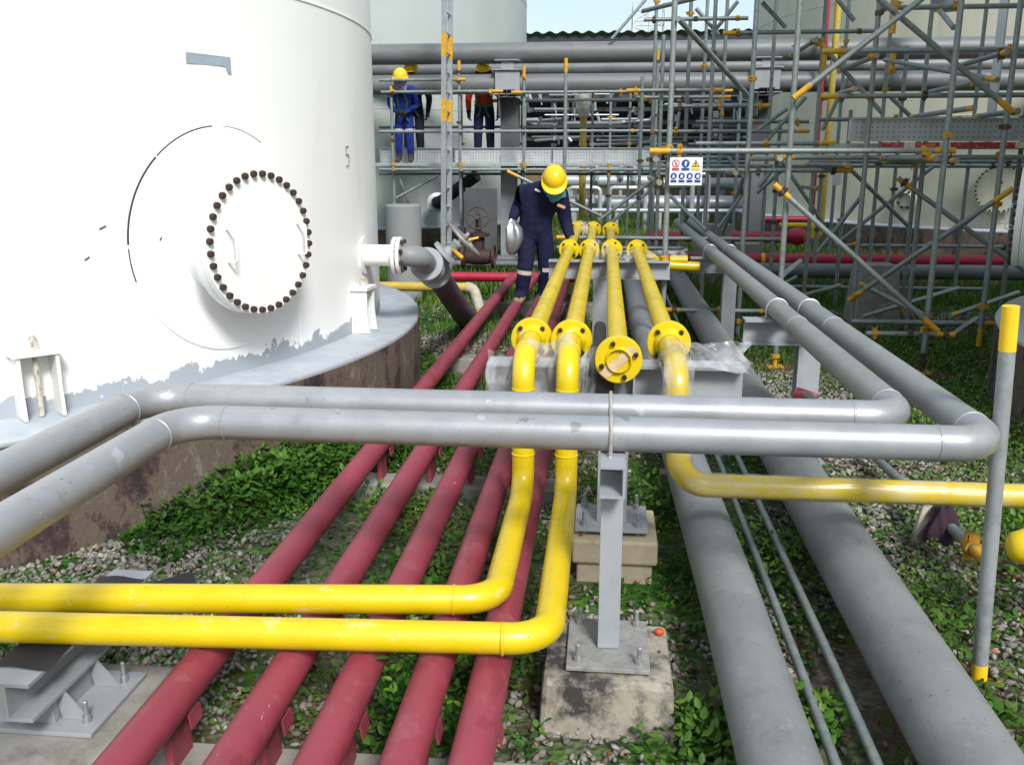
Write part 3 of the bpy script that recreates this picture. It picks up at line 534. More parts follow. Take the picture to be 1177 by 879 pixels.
def tee_support(y, label):
    t = thing('pipe_support', (1.13, y, 0), label, 'support', 'tee posts under the grey pipe pair')
    obj('post', ibeam('Z', (1.225, y, .37), .74, .13, .12), STL, t, smooth=False)
    obj('cross_beam', ibeam('X', (1.11, y, .813), .54, .14, .146), STL, t, smooth=False)
    obj('stiffener', MB().b2((1.221, y-.066, .753), (1.229, y-.004, .873)), STL, t, smooth=False)
    obj('base_plate', MB().b2((1.165, y-.12, .005), (1.36, y+.12, .02)), STL, t, smooth=False)
    for x in (1.03, 1.215): ubolt(t, (x, y, .945), (0, 1, 0), .057, -.06, ALU)
    return t
tee_support(5.5, 'grey tee post holding the pair of long grey pipes with U-bolts, nearer one')
tee_support(9.1, 'grey tee post holding the pair of long grey pipes, farther one')
# low support of the front yellow runs, lower left
t = thing('pipe_support', (-1.64, 2.40, .14), 'short grey I-beam stand with gussets and rubber pad at the lower left', 'support')
pl = obj('base_plate', MB().b2((-1.80, 2.24, .142), (-1.475, 2.58, .156)), STL, t, smooth=False, bev=.002)
for a in (-1.76, -1.52):
    for b in (2.30, 2.52): inst('anchor_bolt', ME_ANCH, pl, (a, b, .156), None, (.026, .026, .026))
obj('beam', ibeam('Y', (-1.66, 2.52, .3075), .74, .15, .12), STL, t, smooth=False)
for y_ in (2.31, 2.49): obj('gusset', MB().prism([(-1.60, .157), (-1.515, .157), (-1.588, .246), (-1.62, .246)], y_-.004, y_+.004, Matrix(((1, 0, 0, 0), (0, 0, 1, 0), (0, 1, 0, 0), (0, 0, 0, 1)))), STL, t, smooth=False)
obj('pedestal', MB().b2((-1.71, 2.28, .157), (-1.61, 2.54, .247)), STL, t, smooth=False)
obj('rubber_pad', MB().grid(lambda u, v: Vector((-1.745+.172*u+.010*math.sin(9*v+2)*u, 2.225+.60*v+.006*math.sin(5*u), .3715+.0015*math.sin(7*u+5*v))), 10, 16), RUB, t)
tag(obj('concrete_footing', MB().b2((-2.15, 2.02, -.05), (-1.40, 2.66, .140)), CONCG, bev=.02), 'flat grey concrete pad under the lower left I-beam stand', 'footing')
t = tag(obj('rubber_offcut', MB().tube([(-1.95, 3.3, .03), (-1.72, 3.46, .05)], [.035, .045], 8).box((-1.98, 3.33, .04), (.12, .07, .06), Matrix.Rotation(.6, 3, 'Z')), RUB), 'black rubber offcut lying on the gravel behind the low yellow pipes', 'offcut')

# ------------------------------------------------------------------ silver / grey pipes
SR = .057; SZ = .945
for (yy, xl, xr, lab) in ((2.845, -1.42, 1.215, 'front one of the two silver pipes crossing the picture'), (3.135, -1.675, 1.03, 'rear one of the two silver pipes crossing the picture')):
    t = thing('silver_pipe', (0, yy, SZ-SR), lab, 'pipe', 'paired silver pipes')
    obj('left_return', MB().tube([(xl, -1.5, SZ), (xl, yy-.17, SZ)], SR, 32), SIL, t)
    obj('left_elbow', MB().tube(fillet([(xl, yy-.17, SZ), (xl, yy, SZ), (xl+.17, yy, SZ)], .15, 10), SR, 32), SIL, t)
    obj('cross_run', MB().tube([(xl+.17, yy, SZ), (0, yy, SZ), (xr-.17, yy, SZ)], SR, 32), SIL, t)
    obj('right_elbow', MB().tube(fillet([(xr-.17, yy, SZ), (xr, yy, SZ), (xr, yy+.17, SZ)], .12, 10), SR, 32), SIL, t)
    obj('long_run', MB().tube([(xr, yy+.17, SZ), (xr, 8, SZ), (xr, 13.4, SZ)], SR, 32), mat('dull_silver_pipe_paint', (.265, .275, .272), .45, .2, .12, 6, (.22, .22, .21), .5, 11, .25, 120), t)
    for p_, a_ in (((xl, yy-.17, SZ), (0, 1, 0)), ((xl+.17, yy, SZ), (1, 0, 0)), ((xr-.17, yy, SZ), (1, 0, 0)), ((xr, yy+.17, SZ), (0, 1, 0)), ((xr, 4.9, SZ), (0, 1, 0))): weld(t, p_, a_, SR, SIL)
for (x, r_, z_, lab) in ((.50, .112, .205, 'thick grey ground pipe on the left of the two thin conduits'), (1.03, .128, .205, 'thickest grey ground pipe on the right of the two thin conduits')):
    t = thing('grey_pipe', (x, 5, 0), lab, 'pipe', 'thick grey ground pipes')
    k_ = -.12 if x < .6 else 0
    obj('pipe', MB().tube([(x+.02*bool(k_), .6, z_), (x, 3.2, z_), (x+k_*.5, 6, z_), (x+k_, 9, z_), (x+k_, 14.5, z_)], r_, 40), GRY, t)
    for y_ in (1.7, 4.9, 8.2): obj('saddle', MB().b2((x-.09+k_*(y_ > 3)*.6, y_-.05, 0), (x+.09+k_*(y_ > 3)*.6, y_+.05, z_-r_*.8)), CONCG, t, smooth=False)
for x, lab in ((.695, 'left one of the two thin grey conduits between thick pipes'), (.815, 'right one of the two thin grey conduits between thick pipes')):
    tag(obj('conduit', MB().tube([(x, .8, .10), (x+.008, 3.0, .105), (x-.006, 6, .10), (x, 12, .10)], .017, 14), GAL), lab, 'conduit', 'thin conduits')

# ------------------------------------------------------------------ scaffold kit
SCR = .0242; COUPM = mat('coupler_yellow', (.52, .27, .012), .55, 0, .3, 25, (.12, .08, .03), .7, 30, dirt_lo=.5)
_c = MB(); _c.lathe([(.026, -.03), (.036, -.03), (.037, 0), (.036, .03), (.026, .03)], (0, 0, 0), seg=12); _c.box((.043, 0, 0), (.03, .045, .05)); _c.box((-.042, .012, 0), (.022, .03, .035)); _c.tube([(.03, .03, .012), (.08, .03, .012)], .007, 6)
ME_COUP = mesh_of(_c, 'coupler', COUPM); ME_COUPR = mesh_of(_c, 'dull_coupler', mat('dull_coupler_steel', (.10, .075, .05), .6, .3, .3, 30))
_c = MB(); _c.lathe([(.0246, 0), (.0256, .001), (.0256, .17), (.020, .171), (.018, .15)], (0, 0, 0), seg=14); ME_SLV = mesh_of(_c, 'end_sleeve', YELD)
def stube(t, nm, p0, p1, ends=(0, 0), coup=(), m=None, r=SCR, slen=1.0):
    p0, p1 = Vector(p0), Vector(p1); o = obj(nm, MB().tube([p0, p1], r, 14), m or GAL, t); d = (p1-p0).normalized()
    if ends[0]: inst('end_sleeve', ME_SLV, o, p0-d*.002, zto(d), (1, 1, slen))
    if ends[1]: inst('end_sleeve', ME_SLV, o, p1+d*.002, zto(-d), (1, 1, slen))
    for k in coup:
        if random.random() < .62: inst('coupler', ME_COUP if random.random() < .5 else ME_COUPR, o, p0.lerp(p1, k), zto(d) @ Quaternion((0, 0, 1), random.random()*6.28), (.85, .85, .8))
    return o
def plank(t, lo, hi, m=ALU): return obj('plank', MB().b2(lo, hi), m, t, smooth=False)
def dots_mat():
    m = mat('perforated_plank', (.45, .475, .48), .45, .35, .14, 5, (.30, .30, .28), .5, 7)
    t = m.node_tree; N = t.nodes.new; K = t.links.new; b = t.nodes['Principled BSDF']; src = b.inputs['Base Color'].links[0].from_socket
    g = N('ShaderNodeNewGeometry'); s = N('ShaderNodeSeparateXYZ'); K(g.outputs['Position'], s.inputs[0])
    def fr(sock, sc):
        a = N('ShaderNodeMath'); a.operation = 'MULTIPLY'; a.inputs[1].default_value = sc; K(sock, a.inputs[0]); f_ = N('ShaderNodeMath'); f_.operation = 'FRACT'; K(a.outputs[0], f_.inputs[0]); c_ = N('ShaderNodeMath'); c_.operation = 'SUBTRACT'; c_.inputs[1].default_value = .5; K(f_.outputs[0], c_.inputs[0]); q = N('ShaderNodeMath'); q.operation = 'POWER'; q.inputs[1].default_value = 2; K(c_.outputs[0], q.inputs[0]); return q.outputs[0]
    a = N('ShaderNodeMath'); a.operation = 'ADD'; K(fr(s.outputs['X'], 20), a.inputs[0]); K(fr(s.outputs['Z'], 21), a.inputs[1]); l = N('ShaderNodeMath'); l.operation = 'LESS_THAN'; l.inputs[1].default_value = .03; K(a.outputs[0], l.inputs[0])
    x = N('ShaderNodeMix'); x.data_type = 'RGBA'; K(l.outputs[0], x.inputs['Factor']); K(src, x.inputs['A']); x.inputs['B'].default_value = (.17, .175, .18, 1); K(x.outputs['Result'], b.inputs['Base Color']); return m
PERF = dots_mat()
def toe_board(t, x0, x1, y, z0, h_, slope=0, rib=.6):
    dy = slope*(x1-x0); mb = MB(); ang = math.atan(slope); ln = math.hypot(x1-x0, dy); rot = Matrix.Rotation(ang, 3, 'Z'); c = Vector(((x0+x1)/2, y+dy/2, z0+h_/2))
    mb.box(c, (ln, .004, h_), rot)
    for s_ in (-1, 1): mb.box(c+Vector((0, -.018, s_*(h_/2-.004))), (ln, .036, .008), rot)
    o = obj('toe_board', mb, PERF, t, smooth=False); n = max(1, int(ln/rib))
    for k in range(n+1): obj('rib', MB().box(c+rot @ Vector(((-.5+k/n)*ln*.995, -.008, 0)), (.03, .02, h_-.018), rot), ALU, o, smooth=False)
    return o

# ---- walkway scaffold across the middle distance
wk = thing('scaffold', (-1.5, 15.2, 0), 'long scaffold walkway with perforated toe boards where three workers stand', 'scaffold')
WY = 14.9
def std(t, x, y, Y, ztop, ends=(0, 1), coup=(), zb=0):
    p = at(x, y, Y=Y); return stube(t, 'standard', (p.x, Y, zb), (p.x, Y, ztop), ends, coup)
for (x, y, Y, zt) in ((452, 190, WY, 2.95), (529, 190, WY, 3.32), (602, 190, WY, 3.22), (752, 190, WY, 3.45), (452, 190, 16.3, 2.9), (531, 190, 16.3, 2.9), (600, 190, 16.3, 2.9), (680, 190, 16.3, 2.95), (752, 190, 16.3, 3.0), (700, 190, WY, 1.75)):
    std(wk, x, y, Y, zt, (0, 1), ((1.75)/zt, .72, .95))
std(wk, 649, 190, 12.6, 3.1, (0, 1), (.55,))
def ledger(t, x0, x1, y, Y, nm='ledger', ends=(1, 1), y1=None, coup=(.1, .5, .9)):
    a = at(x0, y, Y=Y); b = at(x1, y if y1 is None else y1, Y=Y); z = (a.z+b.z)/2 if y1 is None else None
    if z: a.z = b.z = z
    return stube(t, nm, a, b, ends, coup)
for (x0, x1, y, Y, e) in ((436, 535, 92, WY-.06, (0, 1)), (438, 578, 105.5, WY-.05, (0, 1)), (588, 842, 105.5, WY-.06, (1, 1)), (560, 770, 115, 16.25, (1, 0)), (436, 760, 151, WY-.05, (0, 0)), (436, 760, 146, 16.25, (0, 0)), (436, 772, 195, WY-.05, (0, 0)), (436, 770, 200, 16.25, (0, 0)), (545, 770, 116, 16.9, (1, 0))):
    ledger(wk, x0, x1, y, Y, ends=e)
for x in (452, 529, 602, 676, 752):
    a = at(x, 190, Y=WY); stube(wk, 'transom', (a.x+.05, WY-.25, 1.66), (a.x+.05, 16.5, 1.66), (1, 1))
for i, yy in enumerate(np.arange(15.0, 16.2, .24)): plank(wk, (-3.8, yy, 1.72), (.9, yy+.225, 1.765), PERF)
zt0 = 1.767
for x0, x1 in ((-3.8, -2.55), (-2.545, -.9), (-.895, .85)): toe_board(wk, x0, x1, 15.62, zt0, .245)
for (x0, y0, x1, y1, Y) in ((583, 197, 696, 251, 12.9), (690, 252, 756, 203, 12.9), (695, 262, 752, 215, 14.9), (455, 228, 503, 202, 15.0), (459, 205, 470, 235, 15.2), (703, 45, 742, 0, 15.5)):
    stube(wk, 'brace', at(x0, y0, Y=Y), at(x1, y1, Y=Y+.1), (1, 0) if x0 == 583 else (0, 0))
# ---- tower scaffold on the right
tw = thing('scaffold', (2.2, 9.5, 0), 'dense tube scaffold with yellow couplers filling the right background', 'scaffold')
def S2(xf, yf, xt, d, zt, zb=0, coup=(), e=(0, 0)):
    a = at(xf, yf, Y=d); return stube(tw, 'standard', (a.x, d, zb), (a.x, d, zt), e, coup)
SA = S2(764, 300, 778, 8.15, 3.6, 0, (.27, .53))
S2(853, 291, 871, 9.5, 3.9, 0, (.05, .66))
S2(899, 298, 924, 8.1, 3.6, .12, (.53, .49))
S2(1073, 298, 1104, 8.0, 3.6, .2, (.06, .53, .11))
S2(1137, 298, 1166, 8.6, 3.8, .15, (.10, .35, .53, .75), (1, 0))
S2(985, 295, 1010, 9.4, 3.9, .1, (.12, .6, .66, .8))
S2(1045, 270, 1063, 10.9, 4.3, .1, (.5, .7), (1, 0))
S2(1104, 270, 1125, 12.4, 4.6, 0, (.12, .5))
S2(927, 300, 945, 11.5, 4.4, 0, (.5,))
S2(1000, 291, 1019, 12.0, 4.4, 0, (.4, .6))
for (x, d, zt) in ((757, 12.0, 3.3), (748, 13.5, 4.9), (813, 11.6, 4.9), (826, 13.2, 3.9), (786, 12.4, 4.5), (880, 13.0, 4.4), (893, 12.2, 2.3), (944, 12.8, 2.0), (960, 13.4, 4.2), (972, 11.9, 2.4), (1029, 12.6, 3.2), (1082, 13.6, 3.4), (1150, 12.5, 3.4), (735, 13.0, 2.9), (905, 13.9, 4.2), (1170, 10.3, 3.6), (804, 13.8, 5.0), (1060, 9.9, 2.2), (672, 18.5, 3.4), (700, 19, 3.3), (722, 17.5, 3.4), (846, 15, 2.9)):
    S2(x, 200, x, d, zt, 0, (.45, .8, .62))
for (x0, x1, y, Y, e) in ((747, 1098, 173.5, 8.07, (1, 1)), (893, 1177, 181, 9.46, (1, 0)), (765, 980, 196, 10.2, (1, 1)), (943, 1185, 110, 9.32, (1, 0)), (945, 1185, 58, 9.32, (1, 0)), (831, 1005, 37, 11.45, (1, 0)), (1012, 1185, 8, 9.6, (0, 0)), (930, 1185, 186, 11.4, (0, 0)), (760, 1185, 191, 12.3, (0, 0)), (940, 1120, 137, 11.9, (0, 0)), (760, 930, 151, 12.0, (0, 1)), (800, 930, 140, 12.3, (0, 0)), (770, 885, 122, 12.0, (0, 1)), (720, 830, 104, 11.9, (1, 1)), (730, 840, 112, 13.2, (0, 1)), (978, 1150, 371, 8.7, (0, 1)), (995, 1097, 384, 8.1, (0, 1)), (640, 900, 274, 10.6, (1, 0)), (640, 790, 285, 11.2, (0, 0)), (905, 1130, 331, 11.8, (0, 0)), (960, 1177, 283, 13, (0, 0)), (800, 960, 165, 10.1, (0, 1)), (740, 860, 22, 12.1, (0, 0)), (762, 892, 357, 9.42, (1, 1))):
    ledger(tw, x0, x1, y, Y, ends=e)
for (x0, y0, d0, x1, y1, d1, e) in ((912, 113, 7.98, 1062, -3, 7.98, (1, 0)), (1008, -3, 8.05, 1163, 128, 8.35, (0, 1)), (890, 212, 8.02, 1078, 381, 7.92, (1, 1)), (976, 345, 9.3, 1164, 217, 8.5, (1, 1)), (1032, 205, 9.8, 1180, 313, 9.5, (1, 0)), (780, 22, 8.1, 858, 108, 9.4, (0, 0)), (938, 45, 10.5, 1014, 130, 10.5, (1, 0)), (1024, 112, 11, 1053, 140, 11, (0, 0)), (940, 290, 11, 993, 222, 11, (0, 0)), (975, 192, 11, 1044, 260, 11, (0, 0)), (966, 277, 11.6, 1072, 192, 11.6, (0, 0)), (1017, 69, 11, 1146, 92, 8.6, (0, 1)), (800, 10, 12.2, 826, 40, 12.2, (0, 0)), (818, 40, 12.2, 848, 2, 12.2, (0, 0)), (739, 13, 11, 800, -2, 10, (0, 0)), (876, 3, 11.6, 903, 32, 11.6, (0, 0)), (770, 225, 12, 812, 265, 11, (0, 0)), (872, 215, 12, 902, 178, 12, (0, 0)), (870, 222, 12.3, 905, 190, 12.3, (0, 0)), (895, 180, 12, 945, 255, 12, (0, 0)), (857, 198, 12, 830, 270, 12.4, (0, 0)), (1078, 10, 9.7, 1096, 32, 9, (1, 0)), (963, 0, 10.5, 982, 24, 10.5, (0, 0)), (836, 180, 11.8, 855, 205, 11.8, (0, 0)), (826, 262, 11.8, 852, 225, 11.8, (0, 0)), (895, 330, 11.4, 916, 318, 11.4, (0, 0)), (990, 364, 9.3, 1101, 331, 11.5, (0, 0)), (1092, 363, 9, 1170, 336, 10.5, (1, 0)), (1095, 385, 8.2, 1122, 366, 8.8, (0, 0)), (905, 345, 9.6, 965, 328, 11.2, (0, 0)), (880, 163, 12, 926, 112, 12, (0, 0)), (870, 150, 12, 905, 125, 12, (0, 0)), (920, 300, 9, 900, 316, 8.4, (0, 0)), (1100, 265, 12.3, 1134, 237, 12.3, (0, 0)), (945, 150, 11.9, 975, 90, 11.9, (0, 0))):
    stube(tw, 'brace', at(x0, y0, Y=d0), at(x1, y1, Y=d1), e, (.05,) if e[0] else ())
# short transoms whose yellow ends face the camera
for (x, y, d, ln) in ((897, 182, 7.9, 1.6), (1076, 182, 7.85, 1.6), (1100, 185, 8.3, 2), (1008, 64, 9.2, 1.5), (984, 102, 9.1, 1.5), (1128, 93, 8.4, 1.6), (1120, 124, 8.4, 1.7), (938, 46, 10, 1.4), (846, 199, 9.4, 2), (975, 190, 9.2, 2), (754, 183, 8.0, 2), (1158, 60, 8.5, 1.5), (1055, 187, 9.6, 1.2), (940, 217, 11.2, 1), (1060, 362, 7.92, 2.0), (758, 210, 8.1, 2.4), (1170, 128, 8.7, 1)):
    a = at(x, y, Y=d); stube(tw, 'transom', a, a+Vector((.02, ln, 0)), (1, 1), (.08,), slen=.7)
sleeves = ((1027, 20, 9.3), (947, 72, 11.45), (1026, 70, 10.8))
for i, (x, y, d) in enumerate(sleeves):
    a = at(x, y, Y=d); stube(tw, 'joint_pin', a+Vector((0, 0, -.14)), a+Vector((0, 0, .14)), (0, 0), (.1, .9), YELD, .030)
for x0, x1 in ((2.36, 3.25), (3.255, 4.5)): toe_board(tw, x0, x1, 9.55, 1.985, .215, rib=.42)
for yy in (9.62, 9.86, 10.1, 10.34): plank(tw, (2.30, yy, 1.92), (4.9, yy+.225, 1.965), PERF)
for yy in (11.0, 11.25, 11.5): plank(tw, (1.35, yy, 3.72), (2.4, yy+.23, 3.765), DARK)
# red and white edge bar below the toe board
rb = tag(thing('striped_bar', (3.0, 9.42, 1.93), 'red and cream striped bar below the right toe board', 'bar'), None)
rx = np.cumsum([0, .20, .10, .22, .10, .16, .22, .20, .12])*1.02+2.64; mz = 1.945
CREAM = mat('cream_paint', (.62, .55, .42), .6, 0, .2, 20, (.3, .1, .06), .6, 30)
REDB = mat('chipped_red_paint', (.36, .025, .03), .55, 0, .2, 20, (.5, .4, .32), .6, 28)
for i in range(8): obj('stripe', MB().b2((rx[i], 9.40, mz-.028), (rx[i+1]-.001, 9.43, mz+.028)), REDB if i not in (1, 3, 7) else CREAM, rb, smooth=False)
obj('orange_scrawl', MB().tube([(rx[2]+.02+.012*k, 9.398, mz+.014*math.sin(k*1.9)) for k in range(15)], .006, 6), mat('orange_paint', (.7, .22, .02), .6), rb)
# base jacks of near standards
for i, (xf, yf, d, lab) in enumerate(((899, 298, 8.1, 'under the left front scaffold tube'), (1073, 298, 8.0, 'under the right front scaffold tube'))):
    a = at(xf, yf, Y=d); t = thing('base_jack', (a.x, d, 0), 'yellow screw jack '+lab, 'jack', 'scaffold base jacks')
    obj('sole_plate', MB().b2((a.x-.17, d-.12, .0), (a.x+.17, d+.12, .028)), mat('red_brown_board', (.16, .05, .025), .85, 0, .3, 12), t, smooth=False)
    obj('jack_plate', MB().b2((a.x-.07, d-.07, .029), (a.x+.07, d+.07, .036)), YELD, t, smooth=False)
    obj('screw', MB().tube([(a.x, d, .036), (a.x, d, .22)], .019, 12).lathe([(.02, .11), (.04, .11), (.04, .14), (.02, .14)], (a.x, d, 0), seg=8), YELD if i == 0 else RUST, t)

# safety sign on the scaffold
sx0 = at(769, 213, Y=8.05); sx1 = at(808, 181, Y=8.05); t = thing('safety_sign', ((sx0.x+sx1.x)/2, 8.05, sx0.z), 'white safety sign with blue, red and yellow pictograms on the scaffold', 'sign')
W_, H_ = sx1.x-sx0.x, sx1.z-sx0.z
obj('board', MB().b2((sx0.x, 8.05, sx0.z), (sx1.x, 8.054, sx1.z)), SIGN, t, smooth=False)
def sdisc(u, v, r_, m, off=.002, n=20): obj('pictogram', MB().prism([(r_*math.cos(2*math.pi*k/n), r_*math.sin(2*math.pi*k/n)) for k in range(n)], 0, .001, Matrix.Translation((sx0.x+u*W_, 8.05-off, sx0.z+v*H_)) @ Matrix.Rotation(R(90), 4, 'X')), m, t, smooth=False)
def spoly(pts, m, off=.003): obj('pictogram', MB().prism([(a*W_, b*H_) for a, b in pts], 0, .001, Matrix.Translation((sx0.x, 8.05-off, sx0.z)) @ Matrix.Rotation(R(90), 4, 'X')), m, t, smooth=False)
def srect(u0, v0, u1, v1, m, off=.002): spoly([(u0, v0), (u1, v0), (u1, v1), (u0, v1)], m, off)
sdisc(.18, .78, .032, REDS); sdisc(.18, .78, .024, SIGN, .0035); spoly([(.13, .86), (.16, .88), (.24, .70), (.21, .68)], REDS, .005); spoly([(.16, .72), (.2, .72), (.2, .84), (.16, .84)], BLK, .0042)
sdisc(.48, .78, .034, BLUES); spoly([(.45, .70), (.5, .70), (.53, .85), (.46, .85)], SIGN, .0035)
spoly([(.66, .66), (.92, .66), (.79, .92)], BLK, .002); spoly([(.69, .68), (.89, .68), (.79, .88)], YELS, .0035); spoly([(.775, .70), (.805, .70), (.81, .82), (.77, .82)], BLK, .005)
srect(.07, .53, .29, .62, REDS); srect(.36, .53, .60, .62, BLUES); srect(.65, .53, .93, .62, YELS)
for k in range(4):
    u = .13+.245*k; sdisc(u, .33, .027, BLUES); spoly([(u-.04, .27), (u+.04, .27), (u+.03+.01*k, .33+.02*(k % 2)), (u, .40), (u-.035, .35)], SIGN, .0035); srect(u-.09, .10, u+.09, .19, BLUES)

# ------------------------------------------------------------------ ladders
def ladder(base, lean, yaw, L_, label, wd=.38):
    t = thing('ladder', base, label, 'ladder'); b = Vector(base); u = Vector((math.cos(yaw), math.sin(yaw), 0)); d = Vector((lean[0], lean[1], 1)).normalized(); n = u.cross(d).normalized(); rot = Matrix((u, n, d)).transposed()
    for s_ in (-1, 1):
        o = obj('stile', MB().box(b+u*s_*wd/2+d*L_/2, (.028, .075, L_), rot), ALU, t, smooth=False)
        for k in range(3 if s_ < 0 else 2): obj('yellow_mark', MB().box(b+u*s_*wd/2+d*(L_*(.47+.17*k)), (.031, .078, .32), rot), YELD, o, smooth=False)
    for k in range(1, int(L_/.28)): obj('rung', MB().tube([b-u*wd/2+d*.28*k, b+u*wd/2+d*.28*k], .016, 10), ALU, t)
_l = at(513, 322, Z=0); ladder((_l.x, _l.y, 0), (.012, .05), R(86), 5.4, 'aluminium ladder with yellow marks leaning on the left walkway')
_l = at(1143, 104, Y=10.4); ladder((_l.x, 10.4, 1.97), (.01, .03), R(66), 3.4, 'aluminium ladder with yellow marks on the right scaffold', .34)

# ------------------------------------------------------------------ overhead pipe bridge
for (y_px, Y, r_, lab) in ((60, 15.7, .165, 'topmost thick grey pipe of the overhead pipe bridge'), (78.5, 16.6, .115, 'middle thinner grey pipe of the overhead pipe bridge'), (96, 15.65, .158, 'lowest thick grey pipe of the overhead pipe bridge')):
    a = at(700, y_px, Y=Y); t = thing('overhead_pipe', (a.x, Y, a.z-r_), lab, 'pipe', 'pipes on the overhead bridge')
    obj('pipe', MB().tube([(-7, Y, a.z), (0, Y, a.z), (11.5, Y, a.z)], r_, 32), GRYF, t)
    for x in (-2.6, -.6, 3.6, 5.3): weld(t, (x, Y, a.z), (1, 0, 0), r_, GRYF)
for i, (x_px, lab) in enumerate(((585, 'grey steel trestle column of the pipe bridge behind the stooping worker'), (873, 'dark steel trestle column of the pipe bridge right of the sign'))):
    a = at(x_px, 190, Y=15.68); x = a.x; zc = at(700, 96, Y=15.65).z
    t = thing('trestle', (x, 15.8, 0), lab, 'column', 'columns of the pipe bridge')
    obj('lower_column', ibeam('Z', (x, 15.72, .95), 1.9, .26, .26, .018, .012), STL if i == 0 else STL, t, smooth=False)
    obj('upper_column', ibeam('Z', (x, 15.9, 2.36), .92, .30, .30, .02, .014), STLD, t, smooth=False)
    obj('haunch', MB().prism([(-.35, 2.5), (.9, 2.5), (.9, 2.78), (-.35, 2.86)], x-.14, x-.12, Matrix(((0, 0, 1, 0), (1, 0, 0, 15.75), (0, 1, 0, 0), (0, 0, 0, 1)))), STLD, t, smooth=False)
    obj('cross_arm', ibeam('Y', (x, 16.1, 2.86), 1.5, .24, .12), STLD, t, smooth=False)
    obj('bracket', MB().b2((x-.20, 15.44, zc-.12), (x+.20, 15.455, zc+.20)).b2((x-.24, 15.40, zc+.20), (x+.24, 15.85, zc+.22)).b2((x-.10, 15.43, zc+.22), (x+.10, 15.45, zc+.34)).b2((x-.2, 15.38, zc+.345), (x+.2, 15.9, zc+.36)).b2((x-.24, 15.40, zc-.175), (x+.24, 15.85, zc-.16)), STL, t, smooth=False)

# ------------------------------------------------------------------ valve on the tank nozzle
t = thing('gate_valve', NF, 'grey gate valve with handwheel bolted to the side nozzle of the white tank', 'valve')
vd = (at(531, 360, Y=9.0)-NF).normalized(); e0 = NF+nn*.02; e1 = NF+nn*.14; vb = e1+vd*.42
flange(t, NF+nn*.004, nn, .135, .026, WHITE, 8, .108, .030, ME_NUT_R, .078, False, False)
obj('inlet_elbow', MB().tube(fillet([e0, e1, e1+vd*.26], .10, 8), .080, 24), GRY, t)
flange(t, e1+vd*.28, vd, .128, .03, STL, 8, .1, .028, ME_NUT_B, .08, False, False); flange(t, e1+vd*.58, vd, .128, .03, STL, 8, .1, .028, ME_NUT_B, .08, False, False)
obj('valve_body', MB().lathe([(.08, -.14), (.09, -.08), (.115, -.03), (.115, .03), (.09, .08), (.08, .14)], vb, vd, 24), STL, t)
su = (Vector((.42, -.15, .9))-vd*Vector((.42, -.15, .9)).dot(vd)).normalized(); su = Vector((.74, .1, .66)).normalized()
obj('bonnet', MB().lathe([(.07, .05), (.075, .14), (.12, .145), (.12, .175), (.05, .18), (.038, .26), (.045, .27), (.045, .29), (.016, .295), (.014, .40)], vb, su, 20), STL, t)
def handwheel(parent, c, ax, r_, m, name='handwheel', sp=5):
    ax = Vector(ax).normalized(); u = ax.orthogonal().normalized(); v = ax.cross(u); c = Vector(c); mb = MB()
    mb.tube([c+(u*math.cos(q)+v*math.sin(q))*r_ for q in np.linspace(0, 2*math.pi, 33)], .014, 8, False)
    for k in range(sp): q = 2*math.pi*k/sp; mb.tube([c, c+(u*math.cos(q)+v*math.sin(q))*r_], .010, 6)
    mb.tube([c-ax*.03, c+ax*.03], .03, 10); obj(name, mb, m, parent)
handwheel(t, vb+su*.34, su, .17, mat('worn_handwheel', (.24, .225, .21), .5, .4, .3, 40))
obj('locking_lug', MB().tube([vb+su*.22+Vector((.02, -.05, 0)), vb+su*.22+Vector((.10, -.10, -.06))], .016, 8).tube([vb+su*.30, vb+su*.30+Vector((.14, .05, .03))], .010, 8), YELD, t)
pe = at(533, 362, Y=9.3)
obj('drain_pipe', MB().tube([e1+vd*.60, pe, pe+(pe-e1).normalized()*1.0], [.095, .115, .115], 24), mat('purple_grey_pipe', (.085, .075, .095), .6, 0, .25, 8), t)
# far valve by the second tank
a = at(550, 285, Y=13.2); t = thing('gate_valve', (a.x, 13.2, 0), 'dark rusty valve with upright handwheel in front of the far grey tank', 'valve')
vz = at(550, 250, Y=13.2).z; RV = mat('rust_red_valve', (.045, .02, .018), .7, 0, .3, 10)
obj('valve_body', MB().lathe([(.17, -.24), (.17, -.20), (.1, -.18), (.12, -.06), (.12, .06), (.1, .18), (.17, .20), (.17, .24)], (a.x, 13.2, .45), (1, 0, 0), 20).lathe([(.09, .4), (.09, vz-.28), (.16, vz-.27), (.16, vz-.22), (.05, vz-.2), (.03, vz+.05)], (a.x, 13.2, 0), seg=16), RV, t)
handwheel(t, (a.x, 13.1, vz), (0, -1, .35), .16, mat('brown_handwheel', (.06, .045, .04), .6, .2, .2, 20))
a = at(553, 245, Y=14.4); tag(obj('steel_plate', MB().b2((a.x-.25, 14.4, .3), (a.x+.25, 14.46, at(553, 216, Y=14.4).z)), STLD, bev=.01), 'dark grey steel panel behind the rusty handwheel valve', 'panel')
a = at(463, 235, Y=12.0); tag(obj('round_pier', MB().lathe([(0, 0), (.235, 0), (.235, a.z-.02), (.22, a.z), (0, a.z)], (a.x, 12, 0), seg=36), mat('pale_pier', (.24, .245, .25), .7, 0, .1, 3)), 'pale grey round pier just right of the white tank edge', 'pier')
t = thing('tank_nozzle', at(502, 232, Y=16.6), 'short dark pipe stub sticking out of the far grey tank', 'pipe stub')
a = at(502, 232, Y=17.3); obj('stub', MB().tube([a, a+Vector((.15, -.7, 0)), a+Vector((.9, -1.0, .5))], .11, 16), DARK, t); flange(t, a+Vector((.05, -.25, 0)), (.2, -1, 0), .18, .04, WHITE, 6, pipe_r=.11)
